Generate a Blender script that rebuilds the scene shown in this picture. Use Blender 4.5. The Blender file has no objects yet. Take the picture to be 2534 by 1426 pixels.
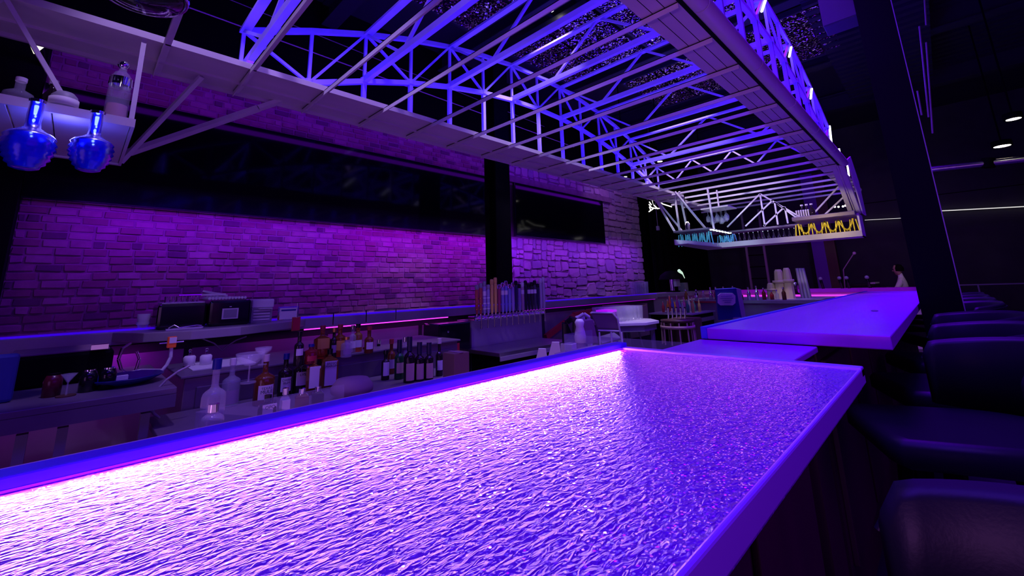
import bpy, math, random
from mathutils import Vector, Matrix
random.seed(7)
S = bpy.context.scene
col = S.collection
PI = math.pi
# ------------------------------------------------------------------ camera
CZ = 1.29
YAW, PITCH, ROLL, FPX, CXP, CYP = .7786, .2062, -.0301, 1054.56, 1267.0, 489.6
_c, _s, _cp, _sp = math.cos(YAW), math.sin(YAW), math.cos(PITCH), math.sin(PITCH)
FW = Vector((-_s*_cp, _c*_cp, _sp)); _r = Vector((_c, _s, 0)); _u = _r.cross(FW)
RT = _r*math.cos(ROLL) + _u*math.sin(ROLL); UP = -_r*math.sin(ROLL) + _u*math.cos(ROLL)
cd = bpy.data.cameras.new('camera'); cam = bpy.data.objects.new('camera', cd); col.objects.link(cam)
M4 = Matrix((RT, UP, -FW)).transposed().to_4x4(); M4.translation = Vector((0, 0, CZ)); cam.matrix_world = M4
cd.sensor_width = 36; cd.lens = 36*FPX/2534; cd.shift_y = -(713-CYP)/2534; cd.clip_start = .02
S.camera = cam
# ------------------------------------------------------------------ world, exposure, lamps
w = bpy.data.worlds.new('world'); S.world = w; w.use_nodes = True
w.node_tree.nodes['Background'].inputs[0].default_value = (.22, .08, 1, 1)
w.node_tree.nodes['Background'].inputs[1].default_value = .012
S.view_settings.view_transform = 'Standard'; S.view_settings.look = 'None'
S.view_settings.exposure = 0; S.view_settings.gamma = 1
def lamp(name, kind, loc, target, power, color, size=.1, size_y=None, cone=60, blend=.4, spread=180):
    d = bpy.data.lights.new(name, kind); d.energy = power; d.color = color
    if kind == 'AREA':
        d.shape = 'RECTANGLE'; d.size = size; d.size_y = size_y or size; d.spread = math.radians(spread)
    else:
        d.shadow_soft_size = size
    if kind == 'SPOT': d.spot_size = math.radians(cone); d.spot_blend = blend
    o = bpy.data.objects.new(name, d); col.objects.link(o); o.location = loc
    v = Vector(target)-Vector(loc)
    if kind == 'AREA' and size_y:      # keep the long side (local Y) along world Y
        z = -v.normalized(); y = Vector((0, 1, 0)); x = y.cross(z).normalized(); y = z.cross(x)
        o.matrix_world = Matrix.Translation(loc) @ Matrix((x, y, z)).transposed().to_4x4()
    else:
        o.rotation_euler = v.to_track_quat('-Z', 'Y').to_euler()
    return o
MAG = (.85, .05, 1); PUR = (.45, .02, 1); BLU = (.05, .0, 1); LAV = (.55, .33, 1)
lamp('fill_blue_right', 'AREA', (2.6, 2.0, 2.0), (-.2, 2.6, 1.2), 32, (.20, .0, 1), 1.5, 5.0)  # unseen fill added to brighten the bar lip and other right-hand faces
lamp('service_fill', 'SPOT', (-1.6, 1.2, 4.3), (-3.3, 2.2, .9), 65, (.46, .26, 1), .06, cone=80)
# LED tape under the inner lip of the near bar, shining across the hammered top
lamp('bar_led_tape', 'AREA', (-.862, -.1, 1.071), (-.3, -.1, 1.045), 7, (1, .42, .95), .012, 3.0)
lamp('bar_end_led_tape', 'AREA', (-.55, 1.42, 1.071), (-.55, 1.0, 1.05), .35, (1, .15, 1), .5)
for i_, (x_, y_) in enumerate(((-1.6,-.6),(-.6,-1.2),(.6,-.8),(-.2,-.2),(-1.2,.5),(.9,.4),(.2,1.0),(-2.4,-.4))):
    lamp('sparkle_fill_light', 'SPOT', (x_, y_, 4.7), (-.5, 1.0, 1), 5, (1, .5, .85), .016, cone=50)  # unseen pin spots added for sparkles on the hammered top
# venue washes and added fills, all out of frame or turned from it
lamp('fill_violet_right_beam', 'SPOT', (.2, -1.9, .9), (-.85, 4.0, 2.9), 95, (.75, .22, 1), .15, cone=46, blend=1)  # added fill to brighten the underside of the right beam
lamp('wash_blue_bar', 'AREA', (-.4, .9, 4.4), (-.5, 2.0, 1), 60, (.07, 0, 1), 1.6, 4.6, spread=100)
lamp('wash_blue_far', 'AREA', (-.7, 5.8, 4.6), (-.7, 5.8, 1), 150, (.14, 0, 1), 1.2, 5.5, spread=90)
lamp('fill_violet_front', 'AREA', (-.5, -2.2, .9), (-2.0, 3.6, 3.1), 12, (.58, .22, 1), 1.6)  # unseen fill added to lift the rack undersides, in place of bar glow
lamp('fill_violet_low', 'AREA', (-1.9, 2.5, .25), (-2.0, 3.2, 2.7), 10, (.66, .25, 1), 1.6, 5.0)  # added upward fill inside the bar for the rack undersides
lamp('truss_uplight_left', 'AREA', (-3.1, 3.6, 2.84), (-3.38, 3.6, 3.4), 45, (.02, 0, 1), .1, 6.5)
lamp('truss_uplight_right', 'AREA', (-1.04, 3.6, 2.84), (-.84, 3.6, 3.4), 55, (.02, 0, 1), .1, 6.5)
lamp('truss_fill_mid', 'AREA', (-2.1, 3.6, 2.79), (-2.1, 3.6, 3.6), 48, (.03, 0, 1), 2.1, 6.5)  # added blue fill for the undersides of the cross chords
lamp('end_cheek_blue', 'SPOT', (.9, 7.6, 3.9), (-.66, 7.4, 2.5), 22, (.02, 0, 1), .05, cone=40)
lamp('truss_downlight', 'AREA', (-2.0, 3.5, 4.75), (-2.0, 3.5, 3), 9, (.50, .34, 1), 2.0, 5.0, spread=110)
lamp('wall_wash_lower', 'AREA', (-4.95, 2.7, 2.14), (-5.4, 2.7, 1.55), 34, (.20, .0, 1), .1, 5.6)
lamp('wall_wash_hot', 'AREA', (-4.95, 3.7, 2.14), (-5.4, 3.7, 1.7), 3.2, (.7, .0, 1), .1, 2.6)
lamp('wall_wash_stone', 'AREA', (-4.95, 7.4, 2.14), (-5.4, 7.4, 1.4), 27, (.26, .02, 1), .1, 5.0)
lamp('wall_wash_upper', 'AREA', (-4.75, 4.2, 3.25), (-5.4, 4.2, 3.7), 16, (.26, .0, 1), .1, 9.5)
lamp('wall_wash_stone_end', 'SPOT', (-3.6, 8.0, 4.4), (-5.4, 9.0, 2.2), 50, (.5, .22, 1), .1, cone=75)
lamp('back_bar_led', 'AREA', (-4.1, -.6, .955), (-4.2, -.6, .5), 2.6, (.6,.02,1), .05, 2.0)
lamp('back_bar_led_right', 'AREA', (-4.1, 2.2, .955), (-4.1, 2.2, .5), .5, MAG, .05, 2.2)
lamp('service_downlight_near', 'SPOT', (-2.2, .2, 4.2), (-3.0, 1.1, .9), 125, (.50, .34, 1), .06, cone=70)
lamp('service_downlight_mid', 'SPOT', (-2.6, 3.4, 4.4), (-3.5, 3.6, .9), 210, (.68, .54, 1), .06, cone=70)
lamp('service_downlight_far', 'SPOT', (-2.4, 6.2, 4.4), (-2.7, 7.4, .9), 260, (.85, .70, 1), .06, cone=75)
lamp('stage_wash', 'SPOT', (-.8, 9.0, 4.2), (-1.2, 13.9, 1.0), 70, (.3, .01, 1), .1, cone=85, blend=1)
lamp('performer_fill', 'SPOT', (1.0, 10.5, 4.0), (-.65, 12.9, 1.2), 60, (1,.7,.95), .05, cone=16)  # unseen spot added to brighten the performer's shirt
lamp('far_bar_led', 'AREA', (-2.2, 10.4, 1.0), (-2.2, 10.7, .7), 7, MAG, 3.6)
# ------------------------------------------------------------------ helpers
def ray(px, py): return FW + RT*((px-CXP)/FPX) - UP*((py-CYP)/FPX)
def at(px, py, x=None, y=None, z=None, d=None):
    r = ray(px, py)
    if x is not None: k = x/r.x
    elif y is not None: k = y/r.y
    elif z is not None: k = (z-CZ)/r.z
    else: k = d
    return r*k + Vector((0, 0, CZ))
def depth(p): return (Vector(p)-Vector((0, 0, CZ))).dot(FW)
class MB:
    def __init__(s): s.v = []; s.f = []; s.sm = []
    def add(s, vs, fs, smooth=False):
        n = len(s.v); s.v += [tuple(v) for v in vs]; s.f += [tuple(i+n for i in f) for f in fs]; s.sm += [smooth]*len(fs); return s
    def box(s, x0, x1, y0, y1, z0, z1):
        return s.add([(x0,y0,z0),(x1,y0,z0),(x1,y1,z0),(x0,y1,z0),(x0,y0,z1),(x1,y0,z1),(x1,y1,z1),(x0,y1,z1)],
                     [(0,3,2,1),(4,5,6,7),(0,1,5,4),(1,2,6,5),(2,3,7,6),(3,0,4,7)])
    def cyl(s, a, b, r0, r1=None, n=10, cap=True, smooth=True):
        a = Vector(a); b = Vector(b); r1 = r0 if r1 is None else r1
        d = (b-a).normalized(); t = Vector((0,0,1)) if abs(d.z) < .95 else Vector((1,0,0)); u = d.cross(t).normalized(); v = d.cross(u)
        vs = []
        for c, r in ((a, r0), (b, r1)):
            for i in range(n):
                q = 2*PI*i/n; vs.append(c+u*math.cos(q)*r+v*math.sin(q)*r)
        s.add(vs, [(i, i+n, (i+1)%n+n, (i+1)%n) for i in range(n)], smooth)
        if cap: s.add(vs, [tuple(range(n)), tuple(range(2*n-1, n-1, -1))])
        return s
    def bar(s, a, b, w, h):            # rectangular bar, h measured along world Z-ish
        a = Vector(a); b = Vector(b); d = (b-a).normalized(); t = Vector((0,0,1)) if abs(d.z) < .97 else Vector((1,0,0))
        u = d.cross(t).normalized(); v = u.cross(d)
        vs = [c+u*(w/2*i)+v*(h/2*j) for c in (a, b) for i, j in ((-1,-1),(1,-1),(1,1),(-1,1))]
        return s.add(vs, [(3,2,1,0),(4,5,6,7),(0,1,5,4),(1,2,6,5),(2,3,7,6),(3,0,4,7)])
    def lathe(s, prof, c=(0,0,0), n=16, smooth=True):
        m = len(prof); vs = [(c[0]+r*math.cos(2*PI*i/n), c[1]+r*math.sin(2*PI*i/n), c[2]+z) for i in range(n) for r, z in prof]
        return s.add(vs, [(i*m+j, ((i+1)%n)*m+j, ((i+1)%n)*m+j+1, i*m+j+1) for i in range(n) for j in range(m-1)], smooth)
    def prism(s, pts, z0, z1):
        n = len(pts); vs = [(x, y, z0) for x, y in pts]+[(x, y, z1) for x, y in pts]
        return s.add(vs, [tuple(range(n-1,-1,-1)), tuple(range(n, 2*n))]+[(i, (i+1)%n, (i+1)%n+n, i+n) for i in range(n)])
    def tube(s, pts, r, n=6):
        for a, b in zip(pts, pts[1:]): s.cyl(a, b, r, n=n)
        return s
    def sphere(s, c, r, n=10, sz=1):
        m = n//2+1
        return s.lathe([(r*math.sin(PI*j/(m-1)), -r*sz*math.cos(PI*j/(m-1))) for j in range(m)], c, n)
    def xf(s, M):
        s.v = [tuple(M @ Vector(v)) for v in s.v]; return s
    def build(s, name, mat, parent=None, bevel=0, local=False):
        off = Vector((0,0,0))
        if parent is not None and not local:
            p = parent
            while p is not None: off += p.location; p = p.parent
        me = bpy.data.meshes.new(name); me.from_pydata([tuple(Vector(v)-off) for v in s.v], [], s.f); me.update()
        me.polygons.foreach_set('use_smooth', s.sm); me.materials.append(mat)
        o = bpy.data.objects.new(name, me); col.objects.link(o); o.parent = parent
        if bevel:
            b = o.modifiers.new('bevel', 'BEVEL'); b.width = bevel; b.segments = 2; b.limit_method = 'ANGLE'
        return o
def tag(o, label=None, cat=None, group=None, kind=None):
    if label: o['label'] = label
    if cat: o['category'] = cat
    if group: o['group'] = group
    if kind: o['kind'] = kind
    return o
def thing(name, loc, label, cat, group=None):
    o = bpy.data.objects.new(name, None); col.objects.link(o); o.location = loc; o.empty_display_size = .05
    return tag(o, label, cat, group)
def dup(root, loc, label=None, rotz=None, group=None, scale=None):
    r = root.copy(); col.objects.link(r); r.location = loc
    if rotz is not None: r.rotation_euler = (0, 0, rotz)
    if scale: r.scale = (scale,)*3
    if label: r['label'] = label
    if group: r['group'] = group
    for ch in root.children:
        c = ch.copy(); col.objects.link(c); c.parent = r
        for g in ch.children:
            e = g.copy(); col.objects.link(e); e.parent = c
    return r
# ------------------------------------------------------------------ materials
def mat(name, color=(.5,.5,.5), rough=.5, metal=0, trans=0, emit=None, es=1, noise=0, nscale=30, bump=0, ior=1.45, spec=.5, alpha=1, nstretch=(1,1,1)):
    m = bpy.data.materials.new(name); m.use_nodes = True; nt = m.node_tree; b = nt.nodes['Principled BSDF']
    c = (*color, 1)
    b.inputs['Base Color'].default_value = c; b.inputs['Roughness'].default_value = rough; b.inputs['Metallic'].default_value = metal
    b.inputs['Transmission Weight'].default_value = trans; b.inputs['IOR'].default_value = ior; b.inputs['Specular IOR Level'].default_value = spec
    b.inputs['Alpha'].default_value = alpha
    if emit: b.inputs['Emission Color'].default_value = (*emit, 1); b.inputs['Emission Strength'].default_value = es
    if noise or bump:
        tc = nt.nodes.new('ShaderNodeTexCoord'); mp = nt.nodes.new('ShaderNodeMapping'); mp.inputs['Scale'].default_value = nstretch
        n = nt.nodes.new('ShaderNodeTexNoise'); n.inputs['Scale'].default_value = nscale; n.inputs['Detail'].default_value = 4
        nt.links.new(tc.outputs['Object'], mp.inputs[0]); nt.links.new(mp.outputs[0], n.inputs['Vector'])
        if noise:
            mx = nt.nodes.new('ShaderNodeMix'); mx.data_type = 'RGBA'
            mx.inputs[6].default_value = tuple(max(0, v*(1-noise)) for v in color)+(1,); mx.inputs[7].default_value = tuple(min(1, v*(1+noise)) for v in color)+(1,)
            nt.links.new(n.outputs['Fac'], mx.inputs[0]); nt.links.new(mx.outputs[2], b.inputs['Base Color'])
        if bump:
            bp = nt.nodes.new('ShaderNodeBump'); bp.inputs['Strength'].default_value = bump; bp.inputs['Distance'].default_value = .01
            nt.links.new(n.outputs['Fac'], bp.inputs['Height']); nt.links.new(bp.outputs[0], b.inputs['Normal'])
    return m
K = {}
K['black'] = mat('black_paint', (.002,.002,.003), .7, spec=.12)
K['blackgloss'] = mat('black_gloss', (.006,.006,.01), .12)
K['leather'] = mat('black_vinyl', (.018,.018,.024), .4, spec=.3, bump=.04, nscale=180)
K['wall'] = mat('dark_wall', (.05,.045,.06), .8, noise=.3, nscale=3, bump=.2)
K['floor'] = mat('dark_floor', (.06,.05,.07), .5, noise=.4, nscale=4)
K['deck'] = mat('black_deck', (.03,.03,.05), .4)
K['whitemetal'] = mat('white_painted_steel', (.72,.68,.70), .42, noise=.18, nscale=6, bump=.05)
K['truss'] = mat('truss_paint_blue_lit', (.46,.36,.78), .45, noise=.15, nscale=6)  # blue of the truss lighting is put into this base colour
K['plate'] = mat('galvanised_plate', (.66,.60,.62), .45, noise=.25, nscale=3.5, nstretch=(1,.25,1))
K['darksteel'] = mat('dark_steel', (.17,.12,.20), .45, .3, noise=.2, nscale=4)
K['glassware'] = mat('thin_glassware', (.75,.75,.9), .08, alpha=.17, spec=1)
K['steel'] = mat('brushed_steel', (.62,.6,.64), .3, 1, bump=.05, nscale=60)
K['satin'] = mat('satin_steel', (.40,.34,.42), .5, .4, noise=.15, nscale=5)
K['chrome'] = mat('chrome', (.9,.9,.92), .08, 1)
K['wood'] = mat('dark_walnut', (.10,.05,.03), .5, noise=.5, nscale=6, nstretch=(1,1,.15))
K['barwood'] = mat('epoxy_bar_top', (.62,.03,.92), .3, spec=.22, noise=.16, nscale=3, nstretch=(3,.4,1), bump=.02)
K['outerlip'] = mat('outer_lip', (.62,.2,1), .3)
K['rimglass'] = mat('acrylic_rim', (.10,.05,.85), .3, spec=.4)
K['glass'] = mat('clear_glass', (.95,.95,1), .02, trans=1)
K['glassblue'] = mat('cobalt_glass', (.01,.02,.9), .2, trans=.6, emit=(0,0,1), es=.05)
K['acrylic'] = mat('clear_acrylic', (.6,.6,.9), .05, alpha=.12)
K['white'] = mat('white_plastic', (.75,.72,.75), .45)
K['paper'] = mat('paper', (.8,.78,.8), .7)
K['grey'] = mat('grey_plastic', (.3,.3,.33), .5)
K['orange'] = mat('orange_plastic', (.85,.12,.02), .4, emit=(.9,.1,.02), es=.06)
K['red'] = mat('red_plastic', (.5,.02,.05), .35)
K['tan'] = mat('tan_pulp', (.52,.36,.27), .7)
K['purplefab'] = mat('mauve_fabric', (.26,.14,.24), .8)
K['navy'] = mat('navy_cardboard', (.02,.03,.25), .5)
K['led_white'] = mat('led_white', (1,1,1), emit=(1,.93,.85), es=6)
K['led_mag'] = mat('led_magenta', (1,.1,1), emit=(.85,.05,1), es=1.6)
K['led_mag_dim'] = mat('led_magenta_diffuser', (.6,.05,.8), emit=(.5,.0,.9), es=.7)
K['led_blue'] = mat('led_blue', (.1,.1,1), emit=(.15,.12,1), es=2)
K['screen'] = mat('tv_glass', (.003,.003,.006), .08, spec=.2)
K['label'] = mat('bottle_label', (.72,.68,.70), .6)
K['ink'] = mat('label_ink', (.03,.02,.05), .6)
def glassy(name, c, t=.75): return mat(name, c, .05, trans=t)
G = [glassy('amber_spirit', (.50,.16,.03)), mat('clear_spirit', (.55,.55,.72), .06, alpha=.3, spec=1), glassy('green_glass', (.02,.12,.04), .3), glassy('dark_glass', (.02,.01,.015), .1),
     glassy('red_spirit', (.4,.02,.04), .6), glassy('brown_glass', (.22,.06,.02), .4), glassy('gold_spirit', (.55,.26,.05), .7)]

# hammered, glittering inlay of the near bar
def inlay_mat():
    m = bpy.data.materials.new('hammered_glitter_resin'); m.use_nodes = True; nt = m.node_tree; N = nt.nodes; L = nt.links
    out = N['Material Output']; b = N['Principled BSDF']
    b.inputs['Base Color'].default_value = (.30,.012,.66,1); b.inputs['Roughness'].default_value = .42; b.inputs['Coat Weight'].default_value = .28; b.inputs['Coat Roughness'].default_value = .24; b.inputs['Coat IOR'].default_value = 1.5; b.inputs['Specular IOR Level'].default_value = .35
    tc = N.new('ShaderNodeTexCoord'); mp = N.new('ShaderNodeMapping'); mp.inputs['Scale'].default_value = (1, .42, 1)
    L.new(tc.outputs['Object'], mp.inputs[0])
    n1 = N.new('ShaderNodeTexNoise'); n1.inputs['Scale'].default_value = 135; n1.inputs['Detail'].default_value = 2.5; n1.inputs['Distortion'].default_value = .6
    L.new(mp.outputs[0], n1.inputs['Vector'])
    bp = N.new('ShaderNodeBump'); bp.inputs['Strength'].default_value = 1; bp.inputs['Distance'].default_value = .0085
    L.new(n1.outputs['Fac'], bp.inputs['Height']); L.new(bp.outputs[0], b.inputs['Normal']); L.new(bp.outputs[0], b.inputs['Coat Normal'])
    gn = N.new('ShaderNodeNewGeometry')
    vo = N.new('ShaderNodeTexVoronoi'); vo.inputs['Scale'].default_value = 280; L.new(tc.outputs['Object'], vo.inputs['Vector'])
    sub = N.new('ShaderNodeVectorMath'); sub.operation = 'SUBTRACT'; sub.inputs[1].default_value = (.5,.5,.5); L.new(vo.outputs['Color'], sub.inputs[0])
    sc = N.new('ShaderNodeVectorMath'); sc.operation = 'SCALE'; sc.inputs['Scale'].default_value = .6; L.new(sub.outputs[0], sc.inputs[0])
    ad = N.new('ShaderNodeVectorMath'); ad.operation = 'ADD'; L.new(sc.outputs[0], ad.inputs[0]); L.new(gn.outputs['Normal'], ad.inputs[1])
    nm = N.new('ShaderNodeVectorMath'); nm.operation = 'NORMALIZE'; L.new(ad.outputs[0], nm.inputs[0])
    g = N.new('ShaderNodeBsdfGlossy'); g.inputs['Roughness'].default_value = .13; g.inputs['Color'].default_value = (1,.95,.9,1); L.new(nm.outputs[0], g.inputs['Normal'])
    wn = N.new('ShaderNodeSeparateColor'); L.new(vo.outputs['Color'], wn.inputs[0])
    gt = N.new('ShaderNodeMath'); gt.operation = 'GREATER_THAN'; gt.inputs[1].default_value = .45; L.new(wn.outputs[0], gt.inputs[0])
    ml = N.new('ShaderNodeMath'); ml.operation = 'MULTIPLY'; L.new(gt.outputs[0], ml.inputs[0])
    lt = N.new('ShaderNodeMath'); lt.operation = 'LESS_THAN'; lt.inputs[1].default_value = .42; L.new(vo.outputs['Distance'], lt.inputs[0]); L.new(lt.outputs[0], ml.inputs[1])
    g2 = N.new('ShaderNodeMixShader'); L.new(ml.outputs[0], g2.inputs[0]); L.new(g.outputs[0], g2.inputs[2])
    mx = N.new('ShaderNodeAddShader'); L.new(b.outputs[0], mx.inputs[0]); L.new(g2.outputs[0], mx.inputs[1])
    L.new(mx.outputs[0], out.inputs[0]); return m
K['inlay'] = inlay_mat()
def glitter_mat():
    m = bpy.data.materials.new('perforated_glitter_panel'); m.use_nodes = True; nt = m.node_tree; N = nt.nodes; L = nt.links; b = N['Principled BSDF']
    tc = N.new('ShaderNodeTexCoord'); vo = N.new('ShaderNodeTexVoronoi'); vo.inputs['Scale'].default_value = 55; L.new(tc.outputs['Object'], vo.inputs['Vector'])
    sub = N.new('ShaderNodeVectorMath'); sub.operation = 'SUBTRACT'; sub.inputs[1].default_value = (.5,.5,.5); L.new(vo.outputs['Color'], sub.inputs[0])
    sc = N.new('ShaderNodeVectorMath'); sc.operation = 'SCALE'; sc.inputs['Scale'].default_value = 1.6; L.new(sub.outputs[0], sc.inputs[0])
    ge = N.new('ShaderNodeNewGeometry'); ad = N.new('ShaderNodeVectorMath'); L.new(sc.outputs[0], ad.inputs[0]); L.new(ge.outputs['Normal'], ad.inputs[1])
    nm = N.new('ShaderNodeVectorMath'); nm.operation = 'NORMALIZE'; L.new(ad.outputs[0], nm.inputs[0]); L.new(nm.outputs[0], b.inputs['Normal'])
    b.inputs['Base Color'].default_value = (.55,.5,.5,1); b.inputs['Metallic'].default_value = 1; b.inputs['Roughness'].default_value = .18
    return m
K['glitter'] = glitter_mat()
def brick_mat(name, c, k): return mat(name, c, .85, noise=k, nscale=9, bump=.5)
BR = [brick_mat('brick_red', (.30,.12,.16), .3), brick_mat('brick_pale', (.42,.22,.27), .3), brick_mat('brick_dark', (.17,.07,.12), .3), brick_mat('brick_worn', (.36,.16,.22), .5)]
ST = [brick_mat('stone_tan', (.45,.36,.36), .25), brick_mat('stone_grey', (.36,.31,.34), .25), brick_mat('stone_pale', (.50,.40,.40), .2)]
K['mortar'] = mat('mortar', (.34,.17,.25), .9, noise=.3, nscale=12, bump=.4)
K['stonemortar'] = mat('stone_mortar', (.24,.17,.19), .9, noise=.4, nscale=10, bump=.5)

# ------------------------------------------------------------------ the room
tag(MB().box(-6, 4, -3, 15, -.1, 0).build('floor', K['floor']), kind='structure')
ceil = tag(MB().box(-6, 4, -3, 15, 5.2, 5.3).build('ceiling', K['deck']), kind='structure')
tag(MB().box(-6, 4, 14.0, 14.2, 0, 5.2).build('wall_back', K['wall']), kind='structure')
wl = tag(MB().box(-5.7, -5.42, -.42, 5.2, 0, 3.86).build('wall_left', K['mortar']), kind='structure')
tag(MB().box(-5.7, -5.44, -.42, 10.2, 3.86, 5.2).build('wall_left_upper', K['black']), kind='structure')
ws = tag(MB().box(-5.7, -5.42, 5.2, 10.2, 0, 3.86).build('wall_left_stone', K['stonemortar']), kind='structure')
tag(MB().box(-5.75, -5.2, -3, -.42, 0, 5.2).build('wall_left_return', K['black']), kind='structure')
tag(MB().box(-5.7, -5.5, 10.2, 14, 0, 5.2).build('wall_left_far', K['black']), kind='structure')
# bricks, each its own piece, courses of 8 cm
def brick(y, z, ly, lz, m, name, parent, d=None):
    d = d if d is not None else random.uniform(.005, .016); j = .004
    a, b, c, e = y+j, y+ly-j, z+j, z+lz-j
    x0, x1 = -5.43, -5.42+d; q = .006
    r = lambda: random.uniform(-.004, .004)
    vs = [(x0,a,c),(x0,b,c),(x0,b,e),(x0,a,e),(x1,a+q+r(),c+q+r()),(x1+r(),b-q+r(),c+q+r()),(x1,b-q+r(),e-q+r()),(x1+r(),a+q+r(),e-q+r())]
    mb = MB().add(vs, [(4,5,6,7),(0,1,5,4),(1,2,6,5),(2,3,7,6),(3,0,4,7)])
    return mb if name is None else mb.build(name, m, parent)
cnt = 0; stuff = [MB() for _ in BR]
row = 0; z = .97
while z < 3.80:
    y = -.42 + (0 if row % 2 else -.1)
    while y < 4.95:
        ly = random.choice((.165,.165,.17,.18,.15,.085)); y0 = max(y, -.42); y1 = min(y+ly, 5.2)
        if y1-y0 > .04 and not (2.15 < z < 3.12):
            k = random.choices(range(4), (4,2,1.3,3))[0]
            if z < 2.16 and z > 1.03 and y0 < 3.6 and cnt < 300:
                brick(y0, z, y1-y0, .07, BR[k], 'brick', wl); cnt += 1
            else:
                q = brick(y0, z, y1-y0, .07, None, None, None); stuff[k].add(q.v, q.f)
        y += ly
    z += .07; row += 1
for k, s_ in enumerate(stuff):
    if s_.v: tag(s_.build('brick_infill', BR[k], wl), kind='stuff')
# irregular stones beyond the column
cnt = 0; stuff = [MB() for _ in ST]; z = .75
def stone(y, z, ly, lz):
    x1 = -5.42+random.uniform(.015,.035); j = .004; m = []
    for u, v in ((.12,0),(.85,0),(1,.18),(1,.8),(.88,1),(.15,1),(0,.82),(0,.2)):
        m.append((y+j+(ly-2*j)*min(1.03, max(-.03, u+random.uniform(-.09,.09))), z+j+(lz-2*j)*min(1.05, max(-.05, v+random.uniform(-.13,.13)))))
    c = (sum(a for a, _ in m)/8, sum(b for _, b in m)/8)
    vs = [(-5.43, a, b) for a, b in m]+[(x1+random.uniform(-.006,.006), c[0]+(a-c[0])*.92, c[1]+(b-c[1])*.88) for a, b in m]
    return MB().add(vs, [tuple(range(8,16))]+[(i,(i+1)%8,(i+1)%8+8,i+8) for i in range(8)])
def split(y0, y1, z0, z1, out):
    w_, h_ = y1-y0, z1-z0; f_ = .55 if y0 < 6.5 else 1
    if w_ < random.uniform(.3,.62)*f_ and h_ < random.uniform(.15,.32)*(f_*.3+.7): out.append((y0, z0, w_, h_)); return
    t_ = random.uniform(.34,.66)
    if w_/(.5*f_) > h_/.24: split(y0, y0+w_*t_, z0, z1, out); split(y0+w_*t_, y1, z0, z1, out)
    else: split(y0, y1, z0, z0+h_*t_, out); split(y0, y1, z0+h_*t_, z1, out)
cells = []; split(5.3, 10.2, .75, 2.17, cells); split(8.3, 10.2, 2.17, 3.16, cells); split(5.3, 10.2, 3.16, 3.84, cells)
cells.sort(key=lambda c: -c[2]*c[3]/(c[0]**2))
for p in cells:
    q = stone(*p); k = random.randrange(3)
    if cnt < 300: q.build('stone', ST[k], ws); cnt += 1
    else: stuff[k].add(q.v, q.f)
for k, s_ in enumerate(stuff):
    if s_.v: tag(s_.build('stone_infill', ST[k], ws), kind='stuff')
MB().box(-5.42, -5.33, 5.3, 8.8, 3.18, 3.3).build('ledge_lintel', K['stonemortar'], ws)
# steel column in front of the wall
c0 = thing('steel_column', (-4.4, 4.2, 0), 'dark steel column rising between the two wall screens', 'column')
MB().box(-4.52, -4.5, 4.02, 4.30, 0, 5.2).box(-4.3, -4.28, 4.02, 4.30, 0, 5.2).box(-4.5, -4.3, 4.15, 4.17, 0, 5.2).build('column_shaft', K['black'], c0)
MB().box(-4.56, -4.24, 3.98, 4.34, 1.0, 1.03).build('collar', K['black'], c0)
# big column at the right of the bar
c1 = thing('steel_column', (-.07, 4.55, 0), 'broad black steel column standing among the bar stools on the right', 'column')
MB().box(-.165, .06, 4.44, 4.47, 0, 5.2).box(-.165, .06, 4.75, 4.78, 0, 5.2).box(-.07, -.04, 4.47, 4.75, 0, 5.2).build('column_shaft', K['black'], c1)
MB().box(-.21, .1, 4.40, 4.82, 0, .03).build('base_plate', K['black'], c1)
MB().box(.06, .066, 4.438, 4.45, .1, 5.0).build('edge_highlight', K['satin'], c1)  # pale strip stands in for light caught on the column edge

# ceiling beams, ribs, glitter panels
for i, y in enumerate((-.2, 2.0, 3.9, 6.2, 8.6, 11.2)):
    b = thing('ceiling_beam', (-1, y, 4.85), 'black ceiling beam spanning the room, number %s from the camera' % ('one','two','three','four','five','six')[i], 'beam', 'black ceiling beams')
    b['label'] = 'black steel ceiling beam above the overhead rack, ' + ('nearest the camera','second from the camera','third from the camera','fourth from the camera','fifth from the camera','farthest from the camera')[i]
    MB().box(-5.4, 3.9, y-.1, y+.1, 4.84, 4.86).box(-5.4, 3.9, y-.1, y+.1, 5.15, 5.18).build('flange', K['deck'], b)
    MB().box(-5.4, 3.9, y-.01, y+.01, 4.86, 5.15).build('web', K['deck'], b)
rb = MB()
for i in range(70): rb.box(.5, 3.95, -2.6+i*.2, -2.5+i*.2, 5.14, 5.2)
tag(rb.build('deck_rib', K['deck'], ceil), kind='stuff')
rb = MB()
for i in range(22): rb.box(-.75, .45, 6.3+i*.2, 6.4+i*.2, 4.78, 4.83)
rb.box(-.75, .45, 6.25, 10.7, 4.83, 4.88)
tag(rb.build('ribbed_ceiling_panel', K['deck']), 'black ribbed ceiling panel above the far end of the bar', 'ceiling panel')
gp = [(-4.1,2.3,1.6,1.3,'above the arch of the left truss'), (-4.15,4.15,1.5,1.7,'right behind the third ceiling beam'), (-2.6,4.2,1.5,1.7,'in the middle over the rack'), (-3.5,6.45,1.4,1.7,'far left over the rack'),
      (-1.9,6.4,1.4,1.7,'centre far over the rack'), (-.72,1.2,.9,2.4,'above the right truss'), (-.9,4.2,.85,1.7,'beside the broad black column'), (-1.75,2.3,.8,1.4,'near the top of the picture, right of centre')]
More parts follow.
